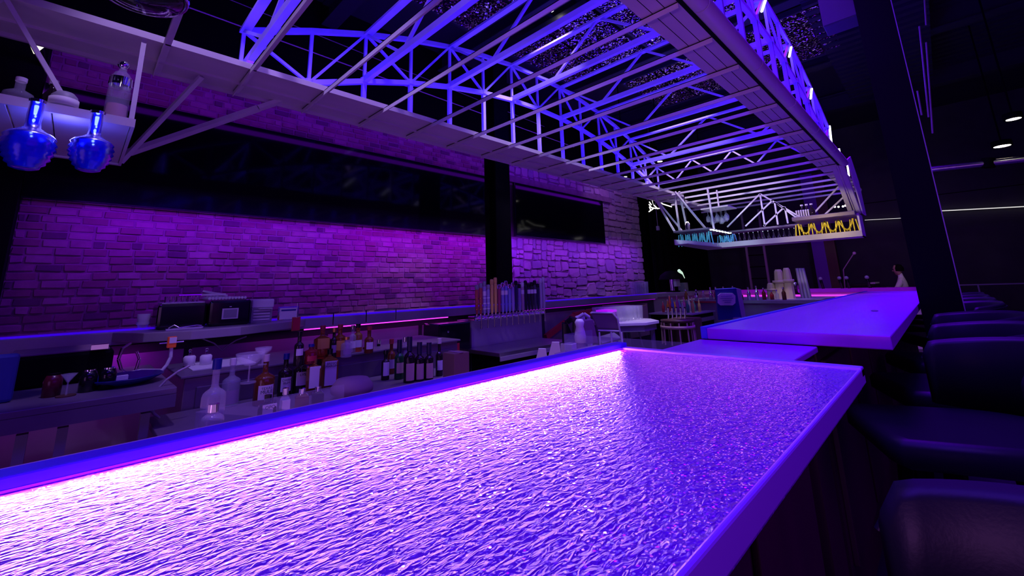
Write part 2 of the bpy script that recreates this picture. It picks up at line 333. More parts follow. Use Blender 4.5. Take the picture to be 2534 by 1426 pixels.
for x, y, w_, l_, s_ in gp:
    t = thing('glitter_panel', (x, y, 4.8), 'glittering perforated metal ceiling panel ' + s_, 'ceiling panel')
    MB().box(x, x+w_*.47, y, y+l_*.94, 4.80, 4.81).build('panel', K['glitter'], t)
    MB().box(x+w_*.5, x+w_*.97, y, y+l_*.94, 4.80, 4.81).build('panel', K['glitter'], t)
    MB().box(x-.03, x+w_, y-.03, y, 4.78, 4.86).box(x-.03, x+w_, y+l_*.94, y+l_*.94+.03, 4.78, 4.86).box(x-.03, x, y, y+l_*.94, 4.78, 4.86).build('frame', K['deck'], t)

t = thing('wall_cable', (-5.3, 3, 4.2), 'pair of thin pale cables strung along the black upper wall', 'cable')
MB().cyl((-5.4,-.3,4.42),(-5.4,7.5,4.32),.008,n=6).build('cable_strand', K['whitemetal'], t)
MB().cyl((-5.4,-.3,4.72),(-5.4,6.5,4.55),.006,n=6).build('cable_strand', K['satin'], t)
# wall screens
def screen(y0, y1, z0, z1, label):
    t = thing('wall_screen', (-5.28, (y0+y1)/2, z0), label, 'screen')
    MB().box(-5.33, -5.27, y0, y1, z0, z1).build('housing', K['blackgloss'], t, bevel=.006)
    MB().box(-5.268, -5.262, y0+.015, y1-.015, z0+.015, z1-.015).build('display', K['screen'], t)
    MB().box(-5.42, -5.33, (y0+y1)/2-.3, (y0+y1)/2+.3, z0+.3, z1-.3).build('bracket', K['black'], t)
screen(-.42, 5.02, 2.13, 3.16, 'long dark wall screen, left of the central column')
screen(5.42, 8.3, 2.17, 3.16, 'dark wall screen on the stonework, right of the central column')

# ------------------------------------------------------------------ overhead rack
RZ = 2.74
lb = thing('rack_beam', (-3.2, 3, RZ), 'long pale steel beam on the left side of the overhead rack', 'beam')
MB().box(-3.42, -2.99, -1.4, 7.3, RZ, RZ+.012).build('bottom_plate', K['plate'], lb)
MB().box(-3.44, -3.42, -1.4, 7.3, RZ-.025, RZ+.16).build('outer_flange', K['plate'], lb)
MB().box(-2.99, -2.975, -1.4, 7.3, RZ-.01, RZ+.03).build('inner_flange', K['plate'], lb)
MB().box(-3.26, -3.24, -1.4, 7.3, RZ-.016, RZ).build('seam_rib', K['plate'], lb)
MB().bar((-3.25, 7.3, RZ), (-3.2, 9.4, RZ), .2, .05).build('end_extension', K['plate'], lb)
rbm = thing('rack_beam', (-.85, 3, RZ), 'long pale steel beam on the right side of the overhead rack, above the bar', 'beam')
MB().box(-.965, -.755, -.6, 9.3, RZ, RZ+.012).build('bottom_plate', K['plate'], rbm)
MB().box(-.755, -.735, -.6, 6.9, RZ-.01, RZ+.14).build('outer_flange', K['black'], rbm)
mb = MB()
for y in [i*.95+.3 for i in range(-1, 7)]: mb.cyl((-.69, y, RZ+.02), (-.69, y+.94, RZ+.02), .05, n=14)
mb.build('edge_pipe', K['plate'], rbm)
mb = MB()
for x in (-.9, -.83): mb.box(x, x+.003, -.6, 6.9, RZ-.002, RZ)
mb.build('panel_seam', K['black'], rbm)
# end drop of the right beam
MB().bar((-.80, 6.9, RZ), (-.775, 7.5, 2.16), .05, .04).build('end_drop', K['plate'], rbm)
MB().bar((-.715, 6.88, RZ), (-.69, 7.52, 2.16), .045, .07).bar((-.755, 6.88, RZ), (-.73, 7.52, 2.16), .012, .05).build('end_drop_pipe', K['plate'], rbm)
mb = MB().add([(-.66,6.95,2.80),(-.66,7.35,2.92),(-.66,7.75,2.62),(-.66,7.85,2.14),(-.66,7.5,2.14),(-.645,6.95,2.80),(-.645,7.35,2.92),(-.645,7.75,2.62),(-.645,7.85,2.14),(-.645,7.5,2.14)],[(0,1,2,3,4),(9,8,7,6,5),(0,5,6,1),(1,6,7,2),(2,7,8,3),(3,8,9,4),(4,9,5,0)])
mb.build('end_cheek', K['plate'], rbm)
# crossbars at beam level
nth = ('first','second','third','fourth','fifth','sixth','seventh','eighth','ninth','tenth','eleventh','twelfth','thirteenth','fourteenth','fifteenth','sixteenth','seventeenth','eighteenth','nineteenth','twentieth','twenty-first')
for i in range(20):
    y = .17+.475*i
    if i == 0: y = .2
    mb = MB().box(-3.43, -.755, y-.018, y-.012, RZ-.04, RZ-.004).box(-3.43, -.755, y-.018, y+.018, RZ-.01, RZ-.004)
    tag(mb.build('rack_crossbar', K['whitemetal']), 'pale angle-iron crossbar of the overhead rack, %s counted from the camera' % nth[i], 'crossbar', 'crossbars of the overhead rack')
# arched side trusses
TY = [.65, 1.13, 1.6, 2.075, 2.55, 3.03, 3.5, 3.98, 4.46, 4.93, 5.4, 5.87, 6.33, 6.8, 7.25]
def top(y): return 4.03-.068*(y-4.1)**2
def low(y): return 3.56-.068*(y-4.1)**2
def side_truss(x, label):
    t = thing('arched_truss', (x, 4.1, RZ+.1), label, 'truss')
    mt = MB(); ml = MB()
    for a, b in zip(TY, TY[1:]):
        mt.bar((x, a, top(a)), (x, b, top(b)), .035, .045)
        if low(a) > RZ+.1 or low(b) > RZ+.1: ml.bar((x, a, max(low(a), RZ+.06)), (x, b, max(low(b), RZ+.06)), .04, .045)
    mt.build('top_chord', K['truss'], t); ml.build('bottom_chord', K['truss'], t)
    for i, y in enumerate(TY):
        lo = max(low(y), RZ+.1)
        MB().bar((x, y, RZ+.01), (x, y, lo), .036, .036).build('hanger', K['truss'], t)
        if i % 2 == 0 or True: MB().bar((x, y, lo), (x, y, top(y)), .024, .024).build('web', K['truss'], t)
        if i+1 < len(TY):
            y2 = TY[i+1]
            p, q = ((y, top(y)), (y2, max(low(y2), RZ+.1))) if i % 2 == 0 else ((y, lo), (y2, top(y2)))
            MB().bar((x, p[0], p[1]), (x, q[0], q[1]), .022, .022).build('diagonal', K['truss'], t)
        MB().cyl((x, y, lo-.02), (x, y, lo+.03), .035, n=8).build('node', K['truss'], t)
side_truss(-3.4, 'arched lattice truss in blue light standing on the left rack beam')
side_truss(-.82, 'arched lattice truss in blue light standing on the right rack beam')
# cross trusses
for i, y in enumerate((.65, 1.6, 2.55, 3.5, 4.46, 5.4, 6.33)):
    t = thing('cross_truss', (-2.1, y, low(y)), 'blue-lit zigzag truss spanning across the overhead rack, %s counted from the camera' % nth[i], 'truss', 'cross trusses of the overhead rack')
    zt, zl = top(y), max(low(y), RZ+.12)
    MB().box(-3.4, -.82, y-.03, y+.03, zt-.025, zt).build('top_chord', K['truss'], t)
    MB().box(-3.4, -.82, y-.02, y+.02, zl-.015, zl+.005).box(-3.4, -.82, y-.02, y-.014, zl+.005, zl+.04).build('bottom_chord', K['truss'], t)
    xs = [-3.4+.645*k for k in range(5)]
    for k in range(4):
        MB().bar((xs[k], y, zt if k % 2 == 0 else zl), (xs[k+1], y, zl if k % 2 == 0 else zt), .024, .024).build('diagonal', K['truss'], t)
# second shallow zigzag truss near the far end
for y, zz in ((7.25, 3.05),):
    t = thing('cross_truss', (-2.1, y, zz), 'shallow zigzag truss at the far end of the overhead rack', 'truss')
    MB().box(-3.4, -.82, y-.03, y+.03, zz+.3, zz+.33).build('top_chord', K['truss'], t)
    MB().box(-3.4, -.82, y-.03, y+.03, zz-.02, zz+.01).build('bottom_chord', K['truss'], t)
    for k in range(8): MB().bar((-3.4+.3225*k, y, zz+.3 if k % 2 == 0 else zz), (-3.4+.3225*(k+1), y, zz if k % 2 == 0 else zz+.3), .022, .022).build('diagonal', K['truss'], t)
# ------------------------------------------------------------------ near bar
nb = thing('bar_counter', (-.5, .1, 0), 'glittering hammered-resin bar counter filling the foreground', 'bar counter')
BX0, BX1, BY0, BY1, BZ = -.909, -.186, -1.6, 1.457, 1.07
MB().box(BX0+.042, BX1-.006, BY0, BY1-.04, BZ-.055, BZ-.012).build('hammered_inlay', K['inlay'], nb)
MB().box(BX0-.008, BX0, BY0, BY1, BZ-.045, BZ+.007).build('edge_trim', K['plate'], nb, bevel=.002)
tag(MB().box(BX0, BX0+.042, BY0, BY1, BZ-.03, BZ+.008).build('inner_lip', K['rimglass'], nb, bevel=.003), 'blue-lit acrylic lip along the inner edge')
MB().box(BX0+.0425, BX0+.044, BY0, BY1-.04, BZ-.011, BZ-.008).build('led_strip', mat('led_lip', (.3,0,.6), emit=(.35,.01,1), es=.9), nb)
MB().box(BX0+.042, BX1, BY1-.04, BY1, BZ-.03, BZ-.006).build('end_lip', K['outerlip'], nb, bevel=.003)
MB().box(BX1-.008, BX1, BY0, BY1-.0, BZ-.047, BZ-.009).build('outer_lip', K['outerlip'], nb, bevel=.003)
MB().box(-.6, -.43, BY0, BY1-.04, .0, BZ-.056).build('front_panel', K['wood'], nb)
for i in range(5):
    y = -1.2+i*.6
    MB().box(-.43, -.41, y, y+.54, .2, .95).build('panel_board', K['wood'], nb, bevel=.004)
MB().box(BX0+.02, -.6, BY0, BY1-.1, .9, BZ-.056).build('underframe', K['black'], nb)
# service ledge between the bar sections
sl = thing('service_ledge', (-.7, 1.8, 0), 'low purple-lit service ledge between the two bar sections', 'counter')
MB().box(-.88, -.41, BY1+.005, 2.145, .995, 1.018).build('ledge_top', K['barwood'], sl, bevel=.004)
MB().box(-.86, -.5, BY1+.03, 2.1, .0, .995).build('cabinet', K['black'], sl)
MB().box(-.52, -.42, 1.9, 2.1, .0, .98).build('side_panel', K['wood'], sl)
ac = thing('acrylic_divider', (-1.3, 2.1, .9), 'clear acrylic ice bin shields at the gap between the bars', 'divider')
MB().box(-1.75, -.95, 2.2, 2.206, .88, .99).box(-1.75, -1.744, 2.2, 2.5, .88, .99).build('panel', K['acrylic'], ac)
MB().box(-1.8, -.93, 2.15, 2.6, .0, .88).build('bin', K['satin'], ac, bevel=.01)
# far bar
fb = thing('bar_counter', (-.5, 5, 0), 'smooth violet-lit bar counter stretching away on the right', 'bar counter')
FX0, FX1, FY0, FY1 = -.875, -.178, 2.15, 8.3
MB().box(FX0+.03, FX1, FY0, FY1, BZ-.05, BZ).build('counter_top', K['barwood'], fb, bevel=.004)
tag(MB().box(FX0, FX0+.03, FY0, FY1, BZ-.05, BZ+.006).build('inner_lip', K['rimglass'], fb, bevel=.003), 'blue-lit acrylic lip along the inner edge')
MB().box(-.6, -.43, FY0+.05, FY1-.1, .0, BZ-.05).build('front_panel', K['wood'], fb)
MB().box(FX0+.03, -.6, FY0+.05, FY1-.1, .85, BZ-.05).build('underframe', K['black'], fb)
for i in range(9):
    y = FY0+.1+i*.66
    MB().box(-.43, -.41, y, y+.6, .2, .95).build('panel_board', K['wood'], fb, bevel=.004)
tag(MB().sphere((-.35, 3.6, BZ+.004), .02, 10, .3).build('coaster_puck', K['grey']), 'small dark puck lying on the violet far bar', 'coaster')
# far cross bar
cb = thing('bar_counter', (-2.3, 10.8, 0), 'far cross counter with magenta light under its top', 'bar counter')
MB().box(-4.3, -.3, 10.5, 11.1, 1.0, 1.07).build('counter_top', K['barwood'], cb, bevel=.005)
MB().box(-4.2, -.35, 10.7, 11.05, 0, 1.0).build('body', K['led_mag_dim'] if False else K['white'], cb)
MB().box(-3.6, -.5, 10.68, 10.69, .93, .945).build('led_strip', K['led_mag'], cb)

# ------------------------------------------------------------------ back bar
bb = thing('back_bar', (-4.3, 3, 0), 'long back bar counter below the brick wall with magenta underlight', 'bar counter')
MB().box(-4.62, -4.17, -1.6, 8.3, 1.0, 1.065).build('counter_top', K['satin'], bb, bevel=.004)
MB().box(-4.19, -4.155, -1.6, 8.3, .975, 1.06).build('fascia', K['satin'], bb, bevel=.003)
MB().box(-4.2, -4.17, -1.6, 8.3, 1.065, 1.078).build('edge_reflection_glow', mat('edge_reflection_glow', (.1,.02,1), emit=(.06,.0,1), es=.5), bb)  # blue reflection along the top edge, put in as a glow
MB().box(-4.165, -4.158, 1.5, 3.1, .963, .972).build('led_strip', K['led_mag'], bb)
MB().box(-4.165, -4.158, 4.4, 8.2, .963, .97).build('led_strip', K['led_mag_dim'], bb)
MB().box(-4.62, -4.25, -1.6, 8.3, 0, .96).build('body', K['wall'], bb)
for i in range(9):
    y = -1.4+i*1.05
    if 3.0 < y < 4.2: continue
    MB().box(-4.25, -4.235, y, y+1.0, .3, .9).build('steel_panel', K['satin'], bb, bevel=.004)
for i in range(3): MB().box(-4.17, -4.15, 1.75+i*.33, 1.76+i*.33, .99, 1.1).build('rail_clip', K['chrome'], bb)
MB().prism([(-4.2,.2),(-3.85,.36),(-3.72,.6),(-3.74,.9),(-3.95,1.3),(-4.2,1.55)], 1.0, 1.06).build('till_shelf', K['satin'], bb, bevel=.004)
# corner return of back bar
rbk = thing('back_bar_return', (-4.3, 9.2, 0), 'steel counter section turning the far left corner of the bar', 'bar counter')
MB().prism([(-4.62,8.3),(-4.15,8.3),(-3.8,9.6),(-3.8,10.45),(-4.35,10.45),(-4.62,9.6)], 1.0, 1.07).build('counter_top', K['satin'], rbk, bevel=.005)
MB().prism([(-4.6,8.3),(-4.25,8.3),(-3.95,9.6),(-3.95,10.4),(-4.3,10.4),(-4.6,9.6)], 0, 1.0).build('body', K['satin'], rbk)

# tills, printers, frames on the till shelf
t = thing('cash_register', (-4.1, .62, 1.06), 'black till box with pale framed emblem, topped with glassware', 'till')
MB().box(-4.35, -4.06, .44, .74, 1.06, 1.24).build('cabinet', K['blackgloss'], t, bevel=.02)
MB().box(-4.35, -4.03, .745, 1.03, 1.06, 1.255).build('cabinet', K['blackgloss'], t, bevel=.02)
MB().box(-4.031, -4.027, .83, .94, 1.11, 1.19).build('emblem_frame', K['white'], t)
MB().box(-4.0275, -4.025, .84, .93, 1.118, 1.182).build('emblem_card', K['grey'], t)
MB().box(-4.026, -4.024, .875, .89, 1.2, 1.206).build('badge', K['white'], t)
t = thing('tray', (-4.15, .55, 1.245), 'pale tray of small glassware lying on the black tills', 'tray')
MB().box(-4.3, -4.08, .46, .72, 1.242, 1.25).build('tray_base', K['white'], t)
for k in range(6): MB().cyl((-4.2+.02*(k%2), .5+k*.035, 1.25), (-4.2+.02*(k%2), .5+k*.035, 1.295), .014, .016, n=8).build('shot_glass', K['glass'], t)
MB().box(-4.24, -4.12, .56, .7, 1.3, 1.306).build('lid', K['chrome'], t)
t = thing('receipt_rolls', (-4.15, .85, 1.26), 'row of crumpled pale receipt paper lying on the right till', 'paper')
mb = MB()
for k in range(12): mb.cyl((-4.2, .73+k*.022, 1.275+.008*math.sin(k*.5)), (-4.06, .745+k*.022, 1.27), .011, n=7)
mb.build('paper_curl', K['paper'], t)
MB().bar((-4.2, .72, 1.33), (-4.15, .88, 1.29), .03, .015).bar((-4.14, .70, 1.30), (-4.12, .86, 1.30), .02, .015).build('clip', K['white'], t)
t = thing('receipt_printer', (-4.15, 1.15, 1.06), 'grey receipt printer with round end cap beside the tills', 'printer')
MB().box(-4.3, -4.1, 1.05, 1.22, 1.18, 1.25).cyl((-4.2, 1.21, 1.205), (-4.2, 1.225, 1.205), .042, n=16).build('roll_housing', K['white'], t, bevel=.01)
MB().box(-4.28, -4.1, 1.05, 1.21, 1.06, 1.18).build('body', K['grey'], t, bevel=.005)
for k in range(4): MB().box(-4.099, -4.095, 1.065, 1.19, 1.08+k*.024, 1.09+k*.024).build('slot', K['white'], t)
MB().box(-4.1, -4.07, 1.1, 1.2, 1.17, 1.175).build('receipt', K['paper'], t)
t = thing('picture_frame', (-4.15, 1.33, 1.06), 'small framed printed card leaning right of the printer', 'frame')
MB().box(-4.14, -4.125, 1.26, 1.43, 1.06, 1.18).build('frame', K['chrome'], t, bevel=.003)
MB().box(-4.1245, -4.121, 1.275, 1.415, 1.072, 1.168).build('card', K['paper'], t)
MB().box(-4.1205, -4.119, 1.285, 1.405, 1.142, 1.155).build('print', K['navy'], t)
t = thing('phone_tray', (-4.0, .6, 1.06), 'low steel tray in front of the left till', 'tray')
MB().box(-4.0, -3.92, .48, .7, 1.06, 1.075).build('tray_base', K['chrome'], t, bevel=.003)
MB().tube([(-3.96,.5,1.075),(-3.95,.53,1.095),(-3.94,.56,1.075),(-3.93,.66,1.085),(-3.93,.69,1.08)], .004).build('wire', K['chrome'], t)
t = thing('paper_cup', (-4.2, .38, 1.065), 'white paper cup left of the black tills', 'cup')
MB().lathe([(0,0),(.028,0),(.04,.11),(.037,.11),(.026,.004)], (-4.2,.38,1.065)).build('cup', K['white'], t)
MB().cyl((-4.2,.38,1.1),(-4.2,.38,1.12),.0385,.039,n=14,cap=False).build('sleeve', K['paper'], t)
# hanging orange gun valve and its hose
p = at(425, 848, x=-3.45)
t = thing('soda_gun_holster', p, 'orange-red holster with white square on a hanging hose, left of centre', 'dispenser')
MB().box(p.x-.02, p.x+.02, p.y-.022, p.y+.022, p.z-.03, p.z+.035).build('holster', K['orange'], t, bevel=.004)
MB().box(p.x+.02, p.x+.024, p.y-.015, p.y+.02, p.z-.002, p.z+.032).build('white_plate', K['paper'], t)
MB().cyl((p.x,p.y-.06,p.z),(p.x,p.y+.06,p.z),.005).build('pin', K['chrome'], t)
def pts(l, x): return [at(a, b, x=x) for a, b in l]
MB().tube(pts([(424,860),(422,885),(412,905),(395,924),(372,938)], -3.45), .010, 8).build('hose', K['white'], t)
t = tag(MB().tube(pts([(470,905),(440,920),(412,940),(388,965),(375,1000),(380,1025),(395,1035)], -2.9)+pts([(375,1018),(362,1005),(358,985),(375,980),(400,975)], -2.9), .006, 6).build('loose_hose', K['satin']), 'thin pale hose looping down beside the cooler', 'hose')
t = tag(MB().tube(pts([(395,838),(450,836),(500,838),(530,850),(550,868),(560,858),(585,842),(610,833)], -3.9), .006, 6).build('cable', K['satin']), 'thin pale cable sagging under the till shelf', 'cable')
t = tag(MB().tube(pts([(325,848),(303,862),(293,890),(300,915),(318,928),(335,920),(345,890),(338,870)], -3.5), .008, 6).build('clear_tube', K['glass']), 'clear looping drain tube left of the orange holster', 'tube')
t = tag(MB().tube(pts([(250,935),(280,925),(318,922),(350,915),(400,915)], -3.5), .006, 6).build('wire', K['satin']), 'thin wire running along the left work counter', 'cable')

# left work counter
wc = thing('work_counter', (-3.3, -.4, 0), 'dark steel work counter at the lower left', 'counter')
MB().box(-3.9, -2.8, -1.8, .42, .82, .85).build('counter_top', K['darksteel'], wc, bevel=.004)
MB().box(-2.83, -2.80, -1.8, .42, .76, .82).build('apron', K['darksteel'], wc)
for y in (-1.2, -.1, .02, .3): MB().box(-2.9, -2.86, y, y+.035, .0, .74).build('leg', K['grey'], wc)
MB().box(-3.85, -2.95, -1.8, .38, .28, .31).build('lower_shelf', K['satin'], wc)
wp = MB()
for k in range(12): wp.bar((-3.7+k*.07, -.02, .33), (-3.7+k*.07, .36, .33), .01, .01)
tag(wp.build('rack_wire', K['grey'], wc), kind='stuff')
t = thing('black_cabinet', (-3.5, -.1, .85), 'black equipment box on the left work counter, behind the martini glass', 'equipment')
MB().box(-3.8, -3.4, -.22, .2, .85, 1.01).build('case', K['black'], t, bevel=.015)
MB().box(-3.78, -3.42, -.2, .18, 1.01, 1.022).build('lid', K['purplefab'], t, bevel=.004)
MB().box(-3.42, -3.36, .1, .17, 1.02, 1.045).build('switch', K['chrome'], t)
t = thing('martini_glass', (-3.0, .03, .85), 'small martini glass standing on the left work counter', 'glass')
MB().lathe([(.032,0),(.004,.006),(.003,.06),(.03,.10),(.028,.10),(.0,.062)], (-3.0, .03, .85)).build('bowl', K['glassware'], t)
MB().cyl((-3.0,.03,.845),(-3.0,.03,.856),.035,n=16).build('coaster', K['wood'], t)
for i, (yy, lab) in enumerate(((-.02, 'dark red rounded canister left of the martini glass'), (.1, 'black shaker canister right of the martini glass'), (.17, 'black lidded canister, second right of the martini glass'))):
    t = thing('canister', (-3.06, yy, .85), lab, 'canister')
    MB().lathe([(0,0),(.032,0),(.034,.07),(.026,.095),(0,.10)], (-3.06, yy, .85)).build('body', mat('maroon_plastic', (.1,.005,.02), .25) if i == 0 else K['blackgloss'], t)
    MB().cyl((-3.06,yy,.94),(-3.06,yy,.953),.022,n=12).build('lid', K['chrome'] if i else K['black'], t)
t = thing('blue_tray', (-3.15, .3, .85), 'wide shallow dark blue bowl on the left work counter', 'bowl')
MB().lathe([(0,.0),(.10,.0),(.165,.035),(.16,.04),(.09,.008),(0,.006)], (-3.15,.24,.852), n=28).build('dish', mat('blue_enamel', (.01,.01,.14), .25), t)
MB().box(-3.24, -3.2, .2, .26, .86, .885).build('sachet', K['white'], t)
t = thing('menu_board', (-3.05, -.3, .85), 'blue panel with pale oval at the left picture edge', 'sign')
MB().box(-3.08, -3.05, -.5, -.14, .85, 1.06).build('panel', K['navy'], t, bevel=.02)
MB().xf(Matrix()).cyl((-3.049, -.28, .955), (-3.045, -.28, .955), .075, n=28).build('oval', K['white'], t)
# cooler and bottle station
cl = thing('bottle_cooler', (-3.3, 1.4, 0), 'long dark steel cooler behind the liquor bottles', 'cooler')
MB().box(-3.75, -3.15, .5, 2.45, .0, .835).build('body', mat('mauve_steel', (.20,.14,.22), .35, .5), cl, bevel=.006)
MB().box(-3.77, -3.13, .48, 2.47, .835, .85).build('rim', K['darksteel'], cl, bevel=.004)
MB().box(-3.65, -3.3, .56, .9, .85, .855).build('drip_mat', K['white'], cl)
for k in range(3): MB().box(-3.15, -3.14, .56+k*.63, 1.14+k*.63, .15, .78).build('door', mat('cooler_door', (.16,.11,.2), .3, .5), cl, bevel=.006)
for i, (a, b, lab) in enumerate(((467, 893, 'left small white tub beside the tubing on the cooler'), (508, 890, 'right small white tub on the cooler with clear spout'))):
    p = at(a, b+12, z=.856)
    t = thing('white_tub', p, lab, 'tub')
    MB().lathe([(0,0),(.032,0),(.034,.05),(.026,.06),(0,.06)], p).build('tub', K['white'], t)
    MB().lathe([(.008,.06),(.006,.085),(.012,.09),(.006,.10),(0,.10)], p).build('spout', K['glass'], t)
bs = thing('bottle_rack', (-2.6, 1.3, 0), 'low steel liquor rack holding the front bottles', 'rack')
MB().box(-3.12, -2.25, .35, 2.12, .64, .669).build('shelf', K['darksteel'], bs, bevel=.004)
MB().box(-3.1, -2.7, .4, 2.1, .0, .64).build('body', K['black'], bs)
MB().box(-2.7, -1.9, .35, 1.7, .53, .559).build('front_shelf', K['black'], bs, bevel=.004)
MB().box(-2.65, -2.0, .4, 1.65, .0, .53).build('front_body', K['black'], bs)
MB().box(-2.2, -2.19, .40, 1.0, .56, .84).build('splash_guard', K['acrylic'], bs)

# ------------------------------------------------------------------ bottles
def text(body, size, loc, yaw, parent, m=None):
    c = bpy.data.curves.new('lettering', 'FONT'); c.body = body; c.size = size; c.align_x = 'CENTER'; c.align_y = 'CENTER'; c.extrude = .0003
    o = bpy.data.objects.new('lettering', c); col.objects.link(o)
    dg = bpy.context.evaluated_depsgraph_get(); me = bpy.data.meshes.new_from_object(o.evaluated_get(dg)); bpy.data.objects.remove(o)
    me.materials.clear(); me.materials.append(m or K['ink'])
    o = bpy.data.objects.new('lettering', me); col.objects.link(o); o.parent = parent
    off = Vector((0,0,0)); p = parent
    while p is not None: off += p.location; p = p.parent
    o.location = Vector(loc)-off; o.rotation_euler = (PI/2, 0, yaw)
    return o
def bottle(px, ytop, ybot, wpx, zb, g, cap, lab, neck=.35, labelm='label', txt=None, square=False, slope=.12, lz=(.16,.42)):
    """px, ytop, ybot, wpx: cap, foot and width as the photo shows them; zb: height of the shelf it stands on"""
    p = at(px, ybot, z=zb); D_ = depth(p); H = (ybot-ytop)*D_/FPX; R = wpx*D_/FPX/2
    n = 4 if square else 18; k = 1.3 if square else 1; rn = min(.014, R*.42)
    t = thing('liquor_bottle', p, lab, 'bottle')
    sh = H*(1-neck)
    prof = [(0,0),(R*k*.95,0),(R*k,.006),(R*k,sh-slope*H*.6),(R*k*.93,sh-.035*H),(R*k*.7,sh),(R*k*.42,sh+.03*H),(rn,sh+.065*H),(rn,H*.9),(rn+.002,H*.91),(rn+.002,H*.93),(0,H*.93)]
    mb = MB().lathe(prof, p, n, smooth=not square); 
    if square: mb.xf(Matrix.Translation(p) @ Matrix.Rotation(PI/4-.3, 4, 'Z') @ Matrix.Translation(-p))
    mb.build('glass', g, t)
    cz = H*.86 if cap != 'foil' else H*.68
    MB().cyl((p.x,p.y,p.z+cz), (p.x,p.y,p.z+H), rn+.004, n=12).build('cap', CAPS.get(cap, K['black']), t)
    a0 = math.atan2(-p.y, -p.x)     # label faces the room centre, roughly where the bartender stands
    vs = []; m = 7
    for i in range(m):
        a = a0+.25+(i-(m-1)/2)*.26
        for z_ in (lz[0]*H, lz[1]*H): vs.append((p.x+(R+.0012)*math.cos(a), p.y+(R+.0012)*math.sin(a), p.z+z_))
    if square:
        d = Vector((math.cos(a0+.25), math.sin(a0+.25), 0)); s_ = Vector((-d.y, d.x, 0)); c_ = p+d*(R*.95+.004)
        MB().add([c_-s_*R*.7+Vector((0,0,lz[0]*H)), c_+s_*R*.7+Vector((0,0,lz[0]*H)), c_+s_*R*.7+Vector((0,0,lz[1]*H)), c_-s_*R*.7+Vector((0,0,lz[1]*H)),
                  c_-s_*R*.7-d*.01+Vector((0,0,lz[0]*H)), c_+s_*R*.7-d*.01+Vector((0,0,lz[0]*H)), c_+s_*R*.7-d*.01+Vector((0,0,lz[1]*H)), c_-s_*R*.7-d*.01+Vector((0,0,lz[1]*H))],
                 [(0,1,2,3),(4,7,6,5),(0,4,5,1),(1,5,6,2),(2,6,7,3),(3,7,4,0)]).build('label', K[labelm], t)
    else:
        MB().add(vs, [(2*i, 2*i+2, 2*i+3, 2*i+1) for i in range(m-1)], True).build('label', K[labelm], t)
    if txt:
        d = Vector((math.cos(a0+.25), math.sin(a0+.25), 0))
        for k_, line in enumerate(txt.split('/')):
            text(line, R*.36 if len(line) > 4 else R*.48, p+d*(R+.006)+Vector((0,0,(lz[1]-.06-.07*k_)*H)), a0+.25+PI/2, t)
    return t
CAPS = {'foil': mat('foil_dark', (.02,.015,.05), .3), 'blue': mat('foil_blue', (.005,.012,.22), .35), 'white': K['white'], 'gold': mat('foil_gold', (.7,.4,.1), .25, .8), 'black': K['blackgloss'], 'red': mat('red_wax', (.28,.02,.03), .35), 'steel': K['chrome'], 'pale': mat('foil_pale', (.6,.5,.52), .4)}
K['labelblue'] = mat('label_blue', (.2,.2,.7), .5); K['labeltan'] = mat('label_tan', (.66,.42,.36), .6); K['labelgold'] = mat('label_gold', (.7,.42,.08), .5); K['labelpurple'] = mat('label_purple', (.35,.25,.4), .6); K['labelorange'] = mat('label_orange', (.8,.2,.08), .5)
F_ = .67; B_ = .85
bottle(519, 898, 1078, 52, F_+.03, G[1], 'blue', 'clear liquor bottle with long blue neck foil, leftmost of the front row', .42, 'labelpurple', lz=(.08,.3))
bottle(567, 893, 1004, 40, F_, G[1], 'white', 'clear bottle with white cap and mauve label, second in the front row', .42, 'labelpurple', lz=(.06,.34))
bottle(650, 884, 1000, 46, F_, G[5], 'pale', 'brown whiskey bottle with tan neck foil behind a glass funnel', .42, 'label', 'TEXAS/MULE', lz=(.12,.4))
bottle(702, 880, 980, 32, F_, G[3], 'blue', 'dark wine bottle with dark blue foil, left of the one with black foil', .38, 'label', 'DARK/RUM', lz=(.12,.45))
bottle(741, 875, 972, 36, F_, G[3], 'foil', 'dark wine bottle with black foil and white label beside the boxed bottle', .38, 'label', 'LVS', lz=(.2,.52))
bottle(772, 893, 975, 36, F_, G[5], 'gold', 'stout brown bottle with gold shoulder, behind the white-labelled carton bottle', .2, 'label', None, True, lz=(.2,.8))
bottle(812, 868, 958, 42, F_, G[6], 'black', 'square bottle with big white label reading MARGIN', .25, 'label', 'BREWS/MARGIN', True, lz=(.08,.7))
bottle(737, 824, 905, 22, B_, G[3], 'black', 'tall dark green-capped bottle with white label, behind the black foil bottle', .35, lz=(.3,.5))
bottle(768, 854, 900, 30, B_, G[4], 'blue', 'red liqueur bottle with blue cap near the left of the back row', .3, 'red')
bottle(795, 809, 886, 39, B_, G[0], 'red', 'amber tequila bottle with broad red cap and orange label', .36, 'labelgold', lz=(.3,.62))
bottle(839, 806, 882, 28, B_, G[0], 'red', 'amber bottle with red cap and yellow label, right of the broad red-capped one', .36, 'labelgold', lz=(.2,.5))
bottle(824, 815, 884, 17, B_, G[3], 'gold', 'dark slim bottle between the two red-capped bottles', .36, 'labelpurple')
bottle(871, 808, 872, 18, B_, G[1], 'steel', 'clear bottle with steel jigger cap in the middle of the back row', .35)
bottle(884, 804, 870, 22, B_, G[6], 'black', 'honey-coloured round bottle with dark stopper, back row centre', .35)
bottle(912, 811, 874, 22, B_, G[5], 'red', 'brown bottle with tall red neck wax on the back row', .42, 'label')
bottle(856, 836, 884, 26, B_, G[1], 'gold', 'short clear bottle with gold band in the back row', .3, 'labelpurple')
bottle(870, 874, 935, 34, F_, G[3], 'black', 'dark square bottle with red label next to the round pouch', .15, 'labelorange', None, True, lz=(.3,.65))
bottle(901, 862, 925, 30, F_, G[6], 'red', 'orange bottle with round white label in the middle group', .3, 'label', lz=(.08,.5))
